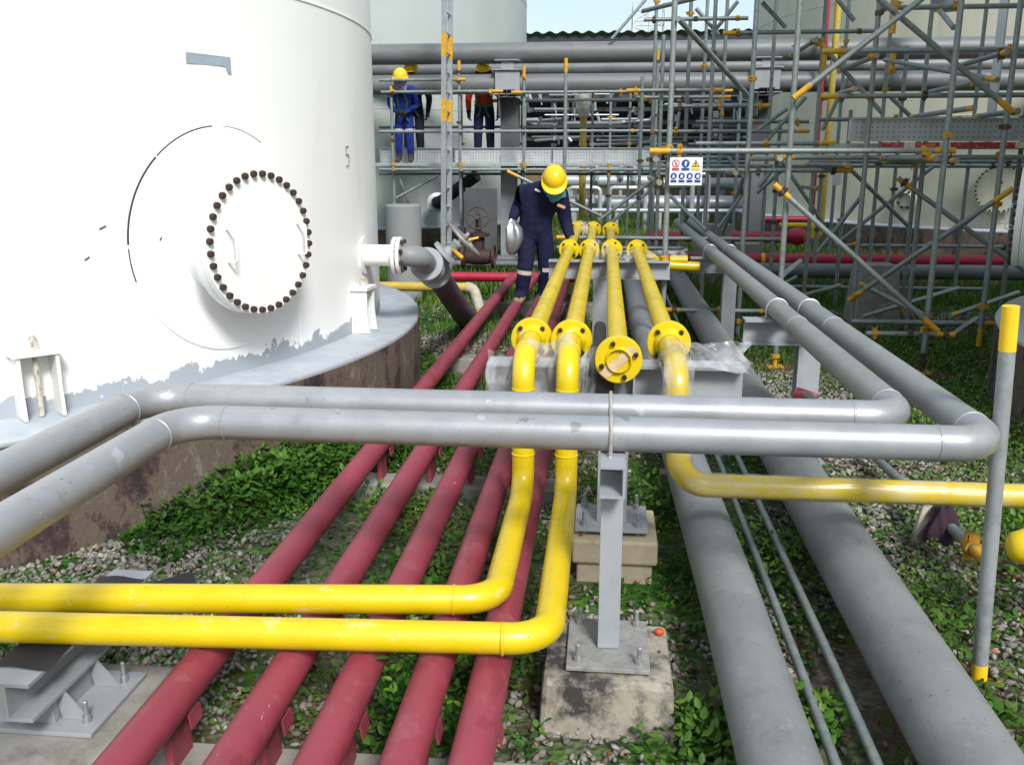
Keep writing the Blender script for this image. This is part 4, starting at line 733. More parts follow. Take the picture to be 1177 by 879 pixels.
for k, (y_px, Y, x0, x1, r_, m, lab) in enumerate(((297, 15.3, 470, 600, .07, GRYF, 'grey pipe lying in front of the far tank ring'), (302, 14.5, 470, 620, .05, GRYF, 'thin grey pipe lying behind the red header'), )):
    a = at(x0, y_px, Y=Y); b = at(x1, y_px, Y=Y); tag(obj('ground_pipe', MB().tube([(a.x, Y, a.z), (b.x, Y, a.z)], r_, 16), m), lab, 'pipe')
t = thing('yellow_pipe', at(500, 331, Y=9.9), 'dull yellow ground pipe with a film wrapped elbow beside the grey valve', 'pipe')
a = at(445, 329, Y=9.9); b = at(538, 330, Y=9.9); obj('pipe', MB().tube(fillet([(a.x-.8, 9.9, a.z), (b.x+.06, 9.9, a.z), (b.x+.16, 9.75, a.z-.25)], .10, 6), .05, 18), mat('dull_yellow_paint', (.55, .40, .07), .6, 0, .15, 8), t)
obj('wrapping', MB().tube(fillet([(b.x-.02, 9.9, a.z), (b.x+.06, 9.9, a.z), (b.x+.15, 9.765, a.z-.225)], .10, 6), .058, 14), mat('dirty_wrap', (.42, .38, .30), .6, 0, .3, 20), t)

# ------------------------------------------------------------------ right-hand far pipes
def xpipe(nm, y_px, Y, x0, x1, r_, m, lab, xa=None):
    a = at(x0, y_px, Y=Y); b = at(x1, y_px, Y=Y); t = thing(nm, ((a.x+b.x)/2, Y, max(0, a.z-r_)), lab, 'pipe'); obj('pipe', MB().tube([(a.x, Y, a.z), (b.x, Y, a.z)], r_, 20), m, t); return t, a, b
t, a, b = xpipe('red_pipe', 297, 13.0, 768, 1260, .085, REDF, 'long bright red pipe crossing behind the right scaffold'); weld(t, (3.1, 13.0, a.z), (1, 0, 0), .085, REDF); obj('yellow_band', MB().tube([(2.16, 13, a.z), (2.21, 13, a.z)], .088, 20), YEL, t)
t, a, b = xpipe('red_pipe', 271.5, 14.6, 742, 912, .085, REDF, 'short bright red pipe with end elbow left of the scaffold'); obj('end_elbow', MB().lathe([(0, -.14), (.10, -.12), (.145, 0), (.10, .12), (0, .14)], (b.x+.05, 14.55, b.z), (1, -.5, 0), 20), REDF, t)
xpipe('red_pipe', 252, 17.0, 878, 935, .06, REDF, 'thin dark red pipe behind the yellow blind flange')
xpipe('grey_pipe', 310, 12.8, 845, 1260, .10, GRYF, 'long grey pipe lying below the bright red pipe on the right')
xpipe('yellow_pipe', 299, 9.02, 770, 790, .0475, YEL, 'short yellow stub between the far beam and tee post')
t, a, b = xpipe('yellow_pipe', 259, 15.2, 896, 936, .045, YEL, 'small yellow pipe with round blind flange in the right background'); flange(t, (b.x, 15.1, b.z-.1), (0, -1, 0), .115, .03, YEL, 6, pipe_r=.05, neck=False)
for (x0, y0, x1, y1, r_, m, lab) in ((945, 0, 932, 262, .035, REDF, 'thin upright dark red pipe on the beige tank'), (956, 0, 944, 255, .05, mat('dull_yellow_paint', (.55, .40, .07), .6, 0, .15, 8), 'upright yellow pipe on the beige tank')):
    a = at(x0, y0, Y=15.3); b = at(x1, y1, Y=15.3); tag(obj('riser_pipe', MB().tube([(b.x, 15.3, b.z), (b.x, 15.3, a.z+.6)], r_, 14), m), lab, 'pipe')
a = at(1006, 378, Z=0); t = footing((a.x, a.y+.2), .40, .40, .70, CONCG, 'tall grey concrete pedestal under the right scaffold', taper=.06, nm='concrete_pedestal')
for i, (x, y, Y, w_, h_) in enumerate(((822, 258, 14.2, .5, .42), (862, 280, 14.0, .4, .5), (766, 272, 14.8, .35, .5), (778, 315, 13.2, .26, .62))):
    a = at(x, y, Y=Y); tag(obj('concrete_pedestal', MB().b2((a.x-w_/2, Y, 0), (a.x+w_/2, Y+.3, max(.2, a.z))), CONCG, bev=.01), ('squat concrete block on the far grass left of the trestle', 'concrete block at the foot of the dark trestle', 'narrow concrete block behind the sign post', 'low concrete block behind the far tee post')[i], 'pedestal')
a = at(960, 205, Y=11.4); tag(obj('paper_tag', MB().b2((a.x-.05, 11.33, a.z-.08), (a.x+.05, 11.333, a.z+.08)), SIGN, smooth=False), 'small white paper tag hanging in the right scaffold', 'tag')
# upright tank-side column seen through the scaffold
a = at(1091, 0, Y=14.5); tag(obj('riser_pipe', MB().tube([(a.x, 14.6, 3.9), (a.x, 14.6, 6.5)], .17, 20), GRYF), 'thick grey riser above the pipe bridge in front of the beige tank', 'pipe')
# grey tube on its own with yellow ends, right foreground
t = thing('scaffold_tube', (1.358, 3.05, 0), 'upright loose scaffold tube with yellow painted ends by the right edge', 'tube')
p0 = Vector((1.358, 3.05, -.02)); p1 = at(1162, 352, Y=3.02); obj('tube', MB().tube([p0, p1], .0255, 20), mat('grey_tube', (.30, .32, .325), .5, .3, .2, 14, (.16, .17, .16), .5, 20), t)
d = (p1-p0).normalized(); obj('yellow_end', MB().tube([p1-d*.145, p1+d*.001], .0262, 20), mat('fresh_yellow_band', (.78, .50, .01), .5, 0, .06), t); obj('yellow_end', MB().tube([p0, p0+d*.10], .0262, 20), MATS['fresh_yellow_band'], t)
t = thing('scaffold_tube', at(1080, 590, Z=.12), 'loose scaffold tube with yellow end lying toward the camera by the right pole', 'tube')
q0 = at(1000, 520, Z=.10); q1 = at(1138, 648, Z=.20); o = obj('tube', MB().tube([q0, q1], .0245, 18, cap=False).tube([q1, q0], .021, 18, cap=False), GAL, t)
dd = (q1-q0).normalized(); obj('yellow_end', MB().tube([q1-dd*.15, q1+dd*.002], .0256, 18, cap=False), YELD, o); inst('coupler', ME_COUP, o, q1-dd*.20, zto(dd))
obj('clip', MB().tube([q1-dd*.20+Vector((.03, 0, .02)), q1-dd*.18+Vector((.14, .02, .0))], .010, 8), RUST, o)
def rag(c, sx, sy, sz, m, seed, lab, nm='rag', cat='rag'):
    rs = np.random.RandomState(seed); ph = rs.rand(8)*6.28; c = Vector(c)
    def fn(u, v):
        th = 2*math.pi*u; r_ = 1+.2*math.sin(3*th+ph[0]+4*v)+.12*math.sin(7*th+ph[1]-5*v); k = .35+.65*v
        return c+Vector((math.cos(th)*sx*r_*k, math.sin(th)*sy*r_*k, sz*(.5-v)+.02*math.sin(5*th+ph[2])))
    return tag(obj(nm, MB().grid(fn, 40, 14), m, ang=60), lab, cat)
ra = at(1083, 598, Z=.20); rag(ra, .085, .06, .17, RAG, 4, 'dark purple rag draped over the loose tube by the right pole')
ra2 = at(1067, 600, Z=.12); tag(obj('pale_board', MB().box((ra2.x, ra2.y+.05, .10), (.07, .03, .22), Matrix.Rotation(.2, 3, 'Y')), PALE, smooth=False, bev=.006), 'pale board scrap standing behind the purple rag', 'board')
t = thing('scaffold_tube', at(935, 470, Z=.3), 'short tube with red and white taped end behind the rear silver pipe', 'tube')
q0 = at(925, 452, Y=4.9); q1 = at(958, 480, Y=4.3); obj('tube', MB().tube([q0, q1], .022, 14), GAL, t); obj('taped_end', MB().tube([q0-Vector((.05, 0, 0)), q0+Vector((.05, -.05, -.02))], .036, 12), mat('red_tape', (.42, .06, .08), .6, 0, .3, 30, (.6, .5, .45), .8, 30), t)
rag(at(677, 283, Z=.3)+Vector((.02, 0, 0)), .02, .02, .02, PALE, 3, 'tiny pale scrap on the gravel near the front footing', 'stone_chip', 'scrap') if False else None
tag(obj('red_scrap', MB().lathe([(0, 0), (.016, .002), (.018, .012), (.008, .02), (0, .018)], at(758, 728, Z=.20), seg=9), mat('orange_red_scrap', (.50, .07, .02), .6)), 'small orange red scrap on the stained front footing', 'scrap')
bs = at(708, 845, Z=0); tag(obj('pale_stone', MB().lathe([(.012, 0), (.022, .008), (.02, .045), (.008, .055), (0, .05)], bs, seg=7), PALE, ang=20), 'single pale stone leaning on the foot of the front footing', 'stone')

# ------------------------------------------------------------------ far background
xs = ((208, 25.5, -1.2, 1.3, .17), (211, 26.5, 1.6, 6, .16), (233, 24.8, -1.3, 6.5, .19), (242, 24.0, -1.3, 6.5, .06), (196, 27.5, -1.5, 7, .10))
for i, (y_, Y, x0, x1, r_) in enumerate(xs):
    z = at(700, y_, Y=Y).z; t = thing('insulated_pipe', ((x0+x1)/2, Y, z-r_), 'far silver clad pipe on the green, '+('left upper one', 'right upper one', 'thick lower one', 'thin bottom rail', 'topmost thin one')[i], 'pipe', 'far silver clad pipes')
    obj('cladding', MB().tube([(x0, Y, z), (x1, Y, z)], r_, 20), INS, t)
    for x in np.arange(x0+.5, x1, 1.1): obj('stand', MB().b2((x-.04, Y-.04, 0), (x+.04, Y+.04, z-r_*.7)), STL, t, smooth=False)
    if i in (0, 2):
        for x in (x0+.6, x1-.9): obj('expansion_loop', MB().tube(fillet([(x, Y-.05, z), (x, Y-.25, z+.1), (x, Y-.25, z+.42), (x+.35, Y-.25, z+.42), (x+.35, Y-.25, z)], .1, 5), .07, 12), INS, t)
fr = thing('goal_shaped_stand', (0, 24.6, 0), 'white square pipe frames standing among the far silver pipes', 'frame')
for (x0, x1, y0, y1) in ((653, 690, 216, 240), (700, 742, 216, 240), (795, 815, 200, 240)):
    a = at(x0, y1, Y=24.4); b = at(x1, y0, Y=24.4); obj('frame', MB().tube(fillet([(a.x, 24.4, 0), (a.x, 24.4, b.z), (b.x, 24.4, b.z), (b.x, 24.4, 0)], .12, 4), .06, 10), INS, fr)
tag(obj('bund_wall', MB().b2((-3.2, 31, 0), (14, 31.4, 1.55)), BROWNW), 'low brown bund wall beyond the far silver pipes', 'wall')
# far open shed
sh = thing('open_shed', (2, 44, 0), 'long dark open shed with corrugated roof edge on the horizon', 'shed')
zr = at(700, 43, Y=42).z
obj('roof', MB().grid(lambda u, v: Vector((-12+34*u, 41+14*v, zr+.1+.05*math.sin(u*34*2*math.pi/.55)+.9*v)), 560, 1), mat('grey_roof_sheet', (.36, .40, .43), .5, .3, .15, 1), sh)
obj('fascia', MB().b2((-12, 41.2, zr-.35), (22, 41.3, zr-.02)), DARK, sh, smooth=False)
obj('back_wall', MB().b2((-12, 54, 0), (22, 54.2, zr+.5)), DARK, sh, smooth=False)
for x in np.arange(-11.5, 22, 3.2): obj('post', MB().b2((x, 41.3, 0), (x+.22, 41.5, zr-.3)), STLD, sh, smooth=False)
for z in (4.3, 5.6): obj('truss_rail', MB().b2((-12, 41.6, z), (22, 41.75, z+.15)), STLD, sh, smooth=False)
for k, x in enumerate(np.arange(-11.5, 20, 1.6)): obj('truss_web', MB().tube([(x, 41.7, 4.4), (x+.8, 41.7, 5.6), (x+1.6, 41.7, 4.4)], .06, 6), STLD, sh)
# pipe rack between shed and walkway: levels of pipes, white and grey
rk = thing('pipe_rack', (3, 33, 0), 'far steel pipe rack crowded with thin white and grey lines', 'pipe rack')
rs = np.random.RandomState(5)
for x in np.arange(-4, 12.5, 2.1): obj('post', ibeam('Z', (x, 34, 2.3), 4.6, .2, .2, .02, .02), STLD, rk, smooth=False)
for z in (1.9, 2.5, 3.05, 3.5, 3.95, 4.4): obj('rail', MB().b2((-4.5, 33.8, z), (12.5, 33.95, z+.14)), STLD, rk, smooth=False)
for k in range(70):
    z = rs.uniform(1.75, 4.55); x0 = rs.uniform(-4.5, 10); ln = rs.uniform(.6, 4.0); r_ = rs.choice([.03, .05, .07]); obj('line', MB().tube([(x0, 33.6-rs.rand()*.5, z), (x0+ln, 33.6-rs.rand()*.5, z+rs.choice([0, 0, 0, .12]))], r_, 8), INS if rs.rand() < .55 else GRYF, rk)
for k in range(150):
    x0 = rs.uniform(-4.5, 11); z = rs.uniform(2.0, 4.3); h_ = rs.uniform(.12, .55); obj('drop_line', MB().tube([(x0, 33.3, z), (x0+rs.uniform(-.12, .12), 33.3, z+h_)], rs.choice([.025, .04, .06]), 6), INS if rs.rand() < .5 else STLD, rk)
# lattice mast
ms = thing('lattice_mast', (2.5, 70, 0), 'thin red and white lattice mast above the far shed roof', 'mast')
a = at(746, 18, Y=70); MR = mat('mast_red', (.45, .04, .05), .5); MW = mat('mast_white', (.6, .62, .64), .5); s_ = 1.1
zz = np.arange(a.z-8, a.z, 1.25)
for i, z in enumerate(zz):
    mb = MB(); m_ = MR if z < a.z-2.7 else MW
    for p, q in (((-1, -1), (1, -1)), ((1, -1), (1, 1)), ((1, 1), (-1, 1)), ((-1, 1), (-1, -1))):
        P0 = Vector((a.x+p[0]*s_, 70+p[1]*s_, z)); P1 = Vector((a.x+q[0]*s_, 70+q[1]*s_, z+1.25)); mb.tube([P0, P1], .07, 5); mb.tube([P0, P0+Vector((0, 0, 1.25))], .10, 5); mb.tube([P0, Vector((P1.x, P1.y, z))], .06, 5)
    obj('mast_section', mb, m_, ms)
obj('mast_leg', MB().tube([(a.x, 70, 0), (a.x, 70, zz[0]+.2)], .5, 8), STLD, ms)
obj('antenna', MB().tube([(a.x, 70, a.z-1), (a.x, 70, a.z+1.2)], .05, 6), MW, ms)

# ------------------------------------------------------------------ people
def skin_body(name, joints, edges, root, parent, matfn, mats):
    names = list(joints); me = bpy.data.meshes.new(name); me.from_pydata([joints[k][0] for k in names], [(names.index(a), names.index(b)) for a, b in edges], [])
    o = bpy.data.objects.new(name, me); COL.objects.link(o); sk = o.modifiers.new('skin', 'SKIN'); sk.use_smooth_shade = True; ss = o.modifiers.new('sub', 'SUBSURF'); ss.levels = 2; ss.render_levels = 2
    sv = me.skin_vertices[0].data
    for i, k in enumerate(names):
        r_ = joints[k][1]; sv[i].radius = r_ if hasattr(r_, '__len__') else (r_, r_); sv[i].use_root = (k == root)
    dg = bpy.context.evaluated_depsgraph_get(); nm = bpy.data.meshes.new_from_object(o.evaluated_get(dg)); bpy.data.objects.remove(o); bpy.data.meshes.remove(me)
    for m in mats: nm.materials.append(m) if len(nm.materials) < len(mats) else None
    for p in nm.polygons: p.material_index = matfn(p.center); p.use_smooth = True
    b = bpy.data.objects.new(name, nm); link(b, parent, (0, 0, 0)); return b
BE = [('pel', 'sp'), ('sp', 'ch'), ('ch', 'nk'), ('nk', 'hd')]
for s in 'RL': BE += [('ch', 'sh'+s), ('sh'+s, 'el'+s), ('el'+s, 'wr'+s), ('wr'+s, 'hn'+s), ('pel', 'hp'+s), ('hp'+s, 'kn'+s), ('kn'+s, 'an'+s), ('an'+s, 'to'+s)]
def head(parent, c, face, up, hm, scarf=None):
    c = Vector(c); f = Vector(face).normalized(); u = Vector(up); u = (u-f*u.dot(f)).normalized(); s = f.cross(u); Mx = Matrix((s, f, u)).transposed()
    mb = MB()
    def fn(a, b):
        th = 2*math.pi*a; ph = math.pi*b; x = .075*math.sin(ph)*math.cos(th); y = .095*math.sin(ph)*math.sin(th); z = .118*math.cos(ph)
        if z < 0: x *= 1+z*1.8; y *= 1+z*.8
        return c+Mx @ Vector((x, y, z))
    mb.grid(fn, 24, 16); mb.add([c+Mx @ Vector(p) for p in ((-.014, .088, -.03), (.014, .088, -.03), (0, .118, -.032), (0, .092, .02))], [(0, 1, 2), (0, 2, 3), (1, 3, 2)])
    for q in (-1, 1): mb.lathe([(0, -.01), (.03, -.006), (.032, .006), (0, .012)], c+Mx @ Vector((q*.078, -.005, -.005)), Mx @ Vector((q, 0, 0)), 10)
    h = obj('head', mb, SKIN, parent, ang=80)
    for q in (-1, 1): obj('eye', MB().lathe([(0, .008), (.011, .004), (.013, 0)], c+Mx @ Vector((q*.032, .083, .005)), Mx @ Vector((0, 1, 0)), 10), BLK, h)
    obj('mouth', MB().box(c+Mx @ Vector((0, .086, -.062)), (.045, .012, .008), Mx), mat('lip', (.07, .02, .02), .6), h)
    he = MB()
    def dome(a, b):
        th = 2*math.pi*a; ph = .5*math.pi*b; rid = 1+.03*(abs(math.cos(th)) < .12)*math.sin(ph)
        return c+Mx @ Vector((.118*math.sin(ph)*math.cos(th), .140*math.sin(ph)*math.sin(th), .035+.125*math.cos(ph)*rid))
    he.grid(dome, 32, 10)
    def brim(a, b):
        th = 2*math.pi*a; e = .012+.048*max(0, math.sin(th))**1.5; return c+Mx @ Vector(((.117+e*b)*math.cos(th), (.139+e*b*1.1)*math.sin(th), .036-.012*b))
    he.grid(brim, 32, 2); obj('helmet', he, hm, parent, ang=60)
    if scarf:
        def sc(a, b):
            th = 2*math.pi*a; r_ = 1+.10*math.sin(5*th)+.06*math.sin(9*th+8*b); k = 1.05-.15*math.sin(3*b)
            return c+Mx @ Vector((.112*math.cos(th)*r_*k, .112*math.sin(th)*r_*k+.01, .02-.21*b))
        obj('scarf', MB().grid(sc, 32, 8), scarf, parent, ang=80)
def hand(parent, wr, d, palm, m, curl=.5, sc=1.0, thumb=1):
    wr = Vector(wr); d = Vector(d).normalized(); pn = Vector(palm); pn = (pn-d*pn.dot(d)).normalized(); s = d.cross(pn); mb = MB()
    mb.tube([wr-d*.01, wr+d*.03*sc, wr+d*.09*sc], [.028*sc, .036*sc, .034*sc], 10)
    for k, ln in enumerate((.070, .080, .075, .058)):
        b0 = wr+d*.085*sc+s*(.030-.020*k)*sc; a1 = b0+d*ln*.5*sc+pn*curl*.012*sc; a2 = a1+(d*(1-curl)+pn*curl).normalized()*ln*.32*sc; a3 = a2+(d*(1-1.5*curl)+pn*curl*1.5).normalized()*ln*.3*sc
        mb.tube([b0-d*.02*sc, b0, a1, a2, a3], [.0105*sc, .0105*sc, .010*sc, .009*sc, .007*sc], 8)
    t0 = wr+d*.03*sc+s*.028*sc*thumb; mb.tube([t0, t0+(d*.7+s*.7*thumb)*.03*sc, t0+(d+s*.35*thumb+pn*.4)*.055*sc, t0+(d+pn*.6)*.075*sc], [.014*sc, .013*sc, .011*sc, .008*sc], 8)
    return obj('glove', mb, m, parent, ang=80)
# --- the stooping worker
D0 = 9.75; PK = .92
def pp(x, y, dy=0): return at(x, y, Y=D0+dy)
t = thing('person', pp(611, 346), 'person in navy coverall and yellow hard hat stooping over the far yellow flanges', 'person')
J = {'pel': (pp(616, 262), (.185, .13)), 'sp': (pp(618, 245, -.03), (.18, .135)), 'ch': (pp(625, 224, -.08), (.20, .14)), 'nk': (pp(632, 212, -.17), (.085, .085)), 'hd': (pp(635, 208, -.22), (.07, .07)),
     'shR': (pp(605, 221, -.06), .105), 'elR': (pp(595, 239, .02), .082), 'wrR': (pp(589, 251, -.08), .055), 'hnR': (pp(588, 254, -.1), .04), 'shL': (pp(646, 226, -.08), .105), 'elL': (pp(650, 256, .0), .08), 'wrL': (pp(657, 277, -.12), .055), 'hnL': (pp(659, 280, -.14), .04),
     'hpR': (pp(607, 270), .125), 'knR': (pp(604, 306, -.10), .100), 'anR': (pp(599, 339, -.04), .080), 'toR': (pp(594, 347, -.22), .068), 'hpL': (pp(625, 270), .125), 'knL': (pp(628, 306, .0), .100), 'anL': (pp(625, 338, .10), .080), 'toL': (pp(625, 347, -.08), .068)}
J = {k: (p, tuple(q*PK for q in r_) if hasattr(r_, '__len__') else r_*PK) for k, (p, r_) in J.items()}
zs = [pp(610, q).z for q in (339.5, 313.5, 309.5)]
def mf(c):
    if c.z < zs[0]: return 1
    if zs[1] < c.z < zs[2]: return 2
    return 0
skin_body('body', J, BE, 'pel', t, mf, [NAVY, BOOT, REFL])
head(t, pp(637, 207, -.27), (.05, -.62, -.72), (.05, -.75, .65), HELM, TEAL)
hand(t, J['wrR'][0], (-.1, -.1, -1), (1, -.2, 0), GLOVE, .8, 1.0, 1); hand(t, J['wrL'][0], (.25, -.4, -1), (-.4, -.6, .3), GLOVE, .6, 1.0, -1)
obj('chest_badge', MB().box(pp(645, 237, -.235), (.085, .008, .028), Matrix.Rotation(.35, 3, 'Y')), mat('badge', (.55, .33, .16), .6), t, smooth=False)
obj('chest_badge', MB().box(pp(618, 219, -.235), (.06, .008, .02), Matrix.Rotation(.45, 3, 'Y')), REFL, t, smooth=False)
# foil sheet bundle in his right hand
fc = pp(588, 272, -.1); rs = np.random.RandomState(2); phs = rs.rand(6)*6.28
def foil(u, v):
    th = 2*math.pi*u; z = .5-v; r_ = math.sqrt(max(0, 1-(1.9*z)**2))*(.5+.5*min(1, v*4))
    return fc+Vector((.095*r_*math.cos(th)*(1+.2*math.sin(4*th+phs[0]+3*v))+.03*math.sin(3*v), .09*r_*math.sin(th)*(1+.2*math.sin(5*th+phs[1])), .38*z))
tag(obj('foil_bundle', MB().grid(foil, 26, 16), FOIL, ang=50), 'crumpled silver sheet bundle hanging from the stooping worker hand', 'bundle')
# --- workers on the walkway
def worker(label, x, yh, yf, Y, body, mats, mfz, hm, scarf, lean=.06, pose=0, vest=None, hood=None):
    ft = at(x, yf, Y=Y); top = at(x, yh, Y=Y).z; hgt = top-ft.z; k = hgt/1.75; X0 = ft.x; z0 = ft.z
    def q(a, b, c): return Vector((X0+a*k, Y+b*k, z0+c*k))
    t = thing('person', (X0, Y, z0), label, 'person')
    J = {'pel': (q(0, 0, .95), (.15*k, .115*k)), 'sp': (q(0, -.01, 1.12), (.15*k, .11*k)), 'ch': (q(0, -lean, 1.33), (.17*k, .12*k)), 'nk': (q(0, -lean-.03, 1.47), .065*k), 'hd': (q(0, -lean-.05, 1.54), .06*k),
         'hpR': (q(-.10, 0, .9), .105*k), 'knR': (q(-.11, -.04, .5), .085*k), 'anR': (q(-.12, 0, .1), .07*k), 'toR': (q(-.14, -.16, .04), .045*k), 'hpL': (q(.10, 0, .9), .105*k), 'knL': (q(.11, -.04, .5), .085*k), 'anL': (q(.12, 0, .1), .07*k), 'toL': (q(.14, -.16, .04), .045*k)}
    arms = {0: (((-.21, -lean, 1.40), (-.27, -.02, 1.10), (-.10, -.22, .98)), ((.21, -lean, 1.40), (.27, -.02, 1.10), (.10, -.22, .98))), 1: (((-.21, -lean, 1.40), (-.29, .02, 1.12), (-.27, -.06, .88)), ((.21, -lean, 1.40), (.29, .02, 1.12), (.27, -.06, .88)))}[pose]
    for s, A in zip('RL', arms):
        J['sh'+s] = (q(*A[0]), .08*k); J['el'+s] = (q(*A[1]), .062*k); J['wr'+s] = (q(*A[2]), .045*k); w_ = q(*A[2])-q(*A[1]); J['hn'+s] = (q(*A[2])+w_.normalized()*.03, .035*k)
        
    skin_body('body', J, BE, 'pel', t, lambda c: mfz((c.z-z0)/k, (c.x-X0)/k), mats)
    for s in 'RL': hand(t, J['wr'+s][0], J['wr'+s][0]-J['el'+s][0], (1 if s == 'R' else -1, -.3, 0), GLOVE, .5, k, 1 if s == 'R' else -1)
    hc = q(0, -lean-.09, 1.60); head(t, hc, (.1, -.9, -.35), (0, 0, 1), hm, scarf)
    hr = MB()
    for s_ in (-1, 1): hr.tube([q(s_*.05, -lean-.135, 1.40), q(s_*.09, -.15, 1.15), q(s_*.05, -.14, .92), q(s_*.11, -.13, .80)], .018*k, 8)
    hr.tube([q(-.16, -.12, 1.0), q(0, -.145, .99), q(.16, -.12, 1.0)], .022*k, 8); obj('harness', hr, HARN, t)
    if hood:
        obj('hood', MB().grid(lambda u, v: hc+Vector((math.cos(math.pi*(1.15*u-.075))*(.13+.03*v+.05*v*v)*k, (.05-.03*v)*k+.07*math.sin(math.pi*u)*k, (.06-.27*v)*k)), 20, 8), hood, t, ang=80)
    return t
worker('person in bright blue coverall and yellow hard hat at the left end of the walkway', 466, 82, 188, 15.25, None, [BLUEC, BOOTD, REFL], lambda z, x: 1 if z < .2 else (2 if .60 < z < .66 else 0), HELM, MAUVE, .16, 0)
worker('person in dark coverall and yellow hard hat half hidden behind the blue worker', 477, 71, 187, 15.95+.1, None, [DCOV, BOOTD], lambda z, x: 1 if z < .12 else 0, HELM, None, .05, 1)
worker('person in orange hooded vest and yellow hard hat standing behind the toe board', 557, 71, 188, 16.1, None, [NAVY, ORNG, BOOTD], lambda z, x: 2 if z < .1 else (1 if z > 1.0 or (abs(x) > .2 and z > .93) else 0), HELM, None, .05, 1, hood=ORNG)

# ------------------------------------------------------------------ gravel, weeds and grass
def vnoise(x, y, s, seed):
    rs = np.random.RandomState(seed); g = rs.rand(64, 64); x = x*s+100; y = y*s+100; xi = np.floor(x).astype(int); yi = np.floor(y).astype(int); fx = x-xi; fy = y-yi; fx = fx*fx*(3-2*fx); fy = fy*fy*(3-2*fy)
    a = g[xi % 64, yi % 64]; b = g[(xi+1) % 64, yi % 64]; c = g[xi % 64, (yi+1) % 64]; d_ = g[(xi+1) % 64, (yi+1) % 64]; return (a*(1-fx)+b*fx)*(1-fy)+(c*(1-fx)+d_*fx)*fy
def fbm(x, y, s, seed): return .5*vnoise(x, y, s, seed)+.3*vnoise(x, y, s*2.1, seed+1)+.2*vnoise(x, y, s*4.3, seed+2)
# patches of open gravel / of green: (x, y, radius, weight) in metres on the ground
GP = [(-2.75, 3.6, .5, .9), (-2.5, 3.2, .4, .7), (-2.1, 3.75, .55, .8), (-1.65, 3.1, .5, .8), (-1.6, 2.75, .35, .6), (.05, 3.3, .28, .8), (.0, 2.35, .3, .7), (-.15, 4.5, .3, .5), (1.75, 3.2, .55, .8), (1.45, 4.4, .7, .6), (2.0, 2.6, .6, .6), (1.4, 7.4, .8, .9), (1.75, 6.0, .8, .8), (2.3, 7.2, .5, .4), (-1.5, 8.9, .5, .6), (1.9, 5.0, .4, .4), (.68, 3.0, .12, .3), (1.6, 2.2, .5, .5), (2.6, 10.8, .8, .5), (4, 11.8, 1.2, .5), (-.62, 3.2, .12, .3), (-1.9, 4.6, .2, .3)]
VP_ = [(-2.0, 4.75, .55, .9), (-1.75, 5.4, .5, .8), (-1.55, 6.3, .5, .6), (1.3, 3.5, .30, .7), (1.25, 2.75, .22, .5), (2.3, 4.5, .5, .7), (2.9, 6.3, .9, .8), (.33, 2.6, .18, .9), (.32, 2.2, .25, .9), (.70, 2.7, .12, .5), (.75, 4, .3, .6), (-.6, 2.6, .2, .6), (-.8, 3.6, .25, .5), (2.2, 3.9, .35, .5), (-.82, 5.4, .6, .5), (-1.05, 4.5, .2, .6), (.33, 4.6, .3, .5), (-1.6, 7.4, .8, .5), (3.0, 9.4, 1.2, .5), (1.9, 9.5, 1.0, .5), (.7, 7, 1, .5), (-.58, 3.4, .15, .4), (-.4, 2.9, .15, .5), (-.62, 2.3, .14, .6)]
def field(x, y, L_):
    v = np.zeros_like(x)
    for a, b, r_, w_ in L_: v = np.maximum(v, w_*np.exp(-((x-a)**2+(y-b)**2)/(r_*r_)))
    return v
def inplinth(x, y, c, rr): return (x-c[0])**2+(y-c[1])**2 < rr*rr
def visible(x, y): return (x > -.72*y-.5) & (x < .40*y+.75+.1*y)
def soup(name, V, F, tone, m, label, cat, smooth=False):
    me = bpy.data.meshes.new(name); nv = len(V); nf = len(F); k = F.shape[1]
    me.vertices.add(nv); me.vertices.foreach_set('co', V.astype(np.float32).ravel()); me.loops.add(nf*k); me.loops.foreach_set('vertex_index', F.astype(np.int32).ravel()); me.polygons.add(nf); me.polygons.foreach_set('loop_start', np.arange(0, nf*k, k, dtype=np.int32))
    me.update(calc_edges=True); at_ = me.attributes.new('tone', 'FLOAT', 'POINT'); at_.data.foreach_set('value', tone.astype(np.float32)); me.materials.append(m)
    if smooth: me.polygons.foreach_set('use_smooth', [True]*nf)
    o = bpy.data.objects.new(name, me); COL.objects.link(o); return tag(o, label, cat, None, 'stuff')
def rotz(a):
    c, s = np.cos(a), np.sin(a); M_ = np.zeros((len(a), 3, 3)); M_[:, 0, 0] = c; M_[:, 0, 1] = -s; M_[:, 1, 0] = s; M_[:, 1, 1] = c; M_[:, 2, 2] = 1; return M_
def randrot(n):
    q = RNG.normal(size=(n, 4)); q /= np.linalg.norm(q, axis=1)[:, None]; w_, x, y, z = q.T
    return np.stack([np.stack([1-2*(y*y+z*z), 2*(x*y-z*w_), 2*(x*z+y*w_)], 1), np.stack([2*(x*y+z*w_), 1-2*(x*x+z*z), 2*(y*z-x*w_)], 1), np.stack([2*(x*z-y*w_), 2*(y*z+x*w_), 1-2*(x*x+y*y)], 1)], 1)
N0 = 150000
gx = RNG.uniform(-4, 5, N0); u_ = RNG.random(N0); gy = 1.9+9.5*u_**1.5
ok = visible(gx, gy) & ~inplinth(gx, gy, T1C, T1R+.33) & ~inplinth(gx, gy, T4C, T1R+.33)
gx, gy = gx[ok], gy[ok]
gr = field(gx, gy, GP); gv = field(gx, gy, VP_); nf_ = fbm(gx, gy, 1.6, 3)
GD = np.clip(.12+1.2*gr-.6*gv+1.5*(nf_-.5), .02, 1)
sel = RNG.random(len(gx)) < GD; sx_, sy_ = gx[sel], gy[sel]; n = len(sx_)
print('stones', n)
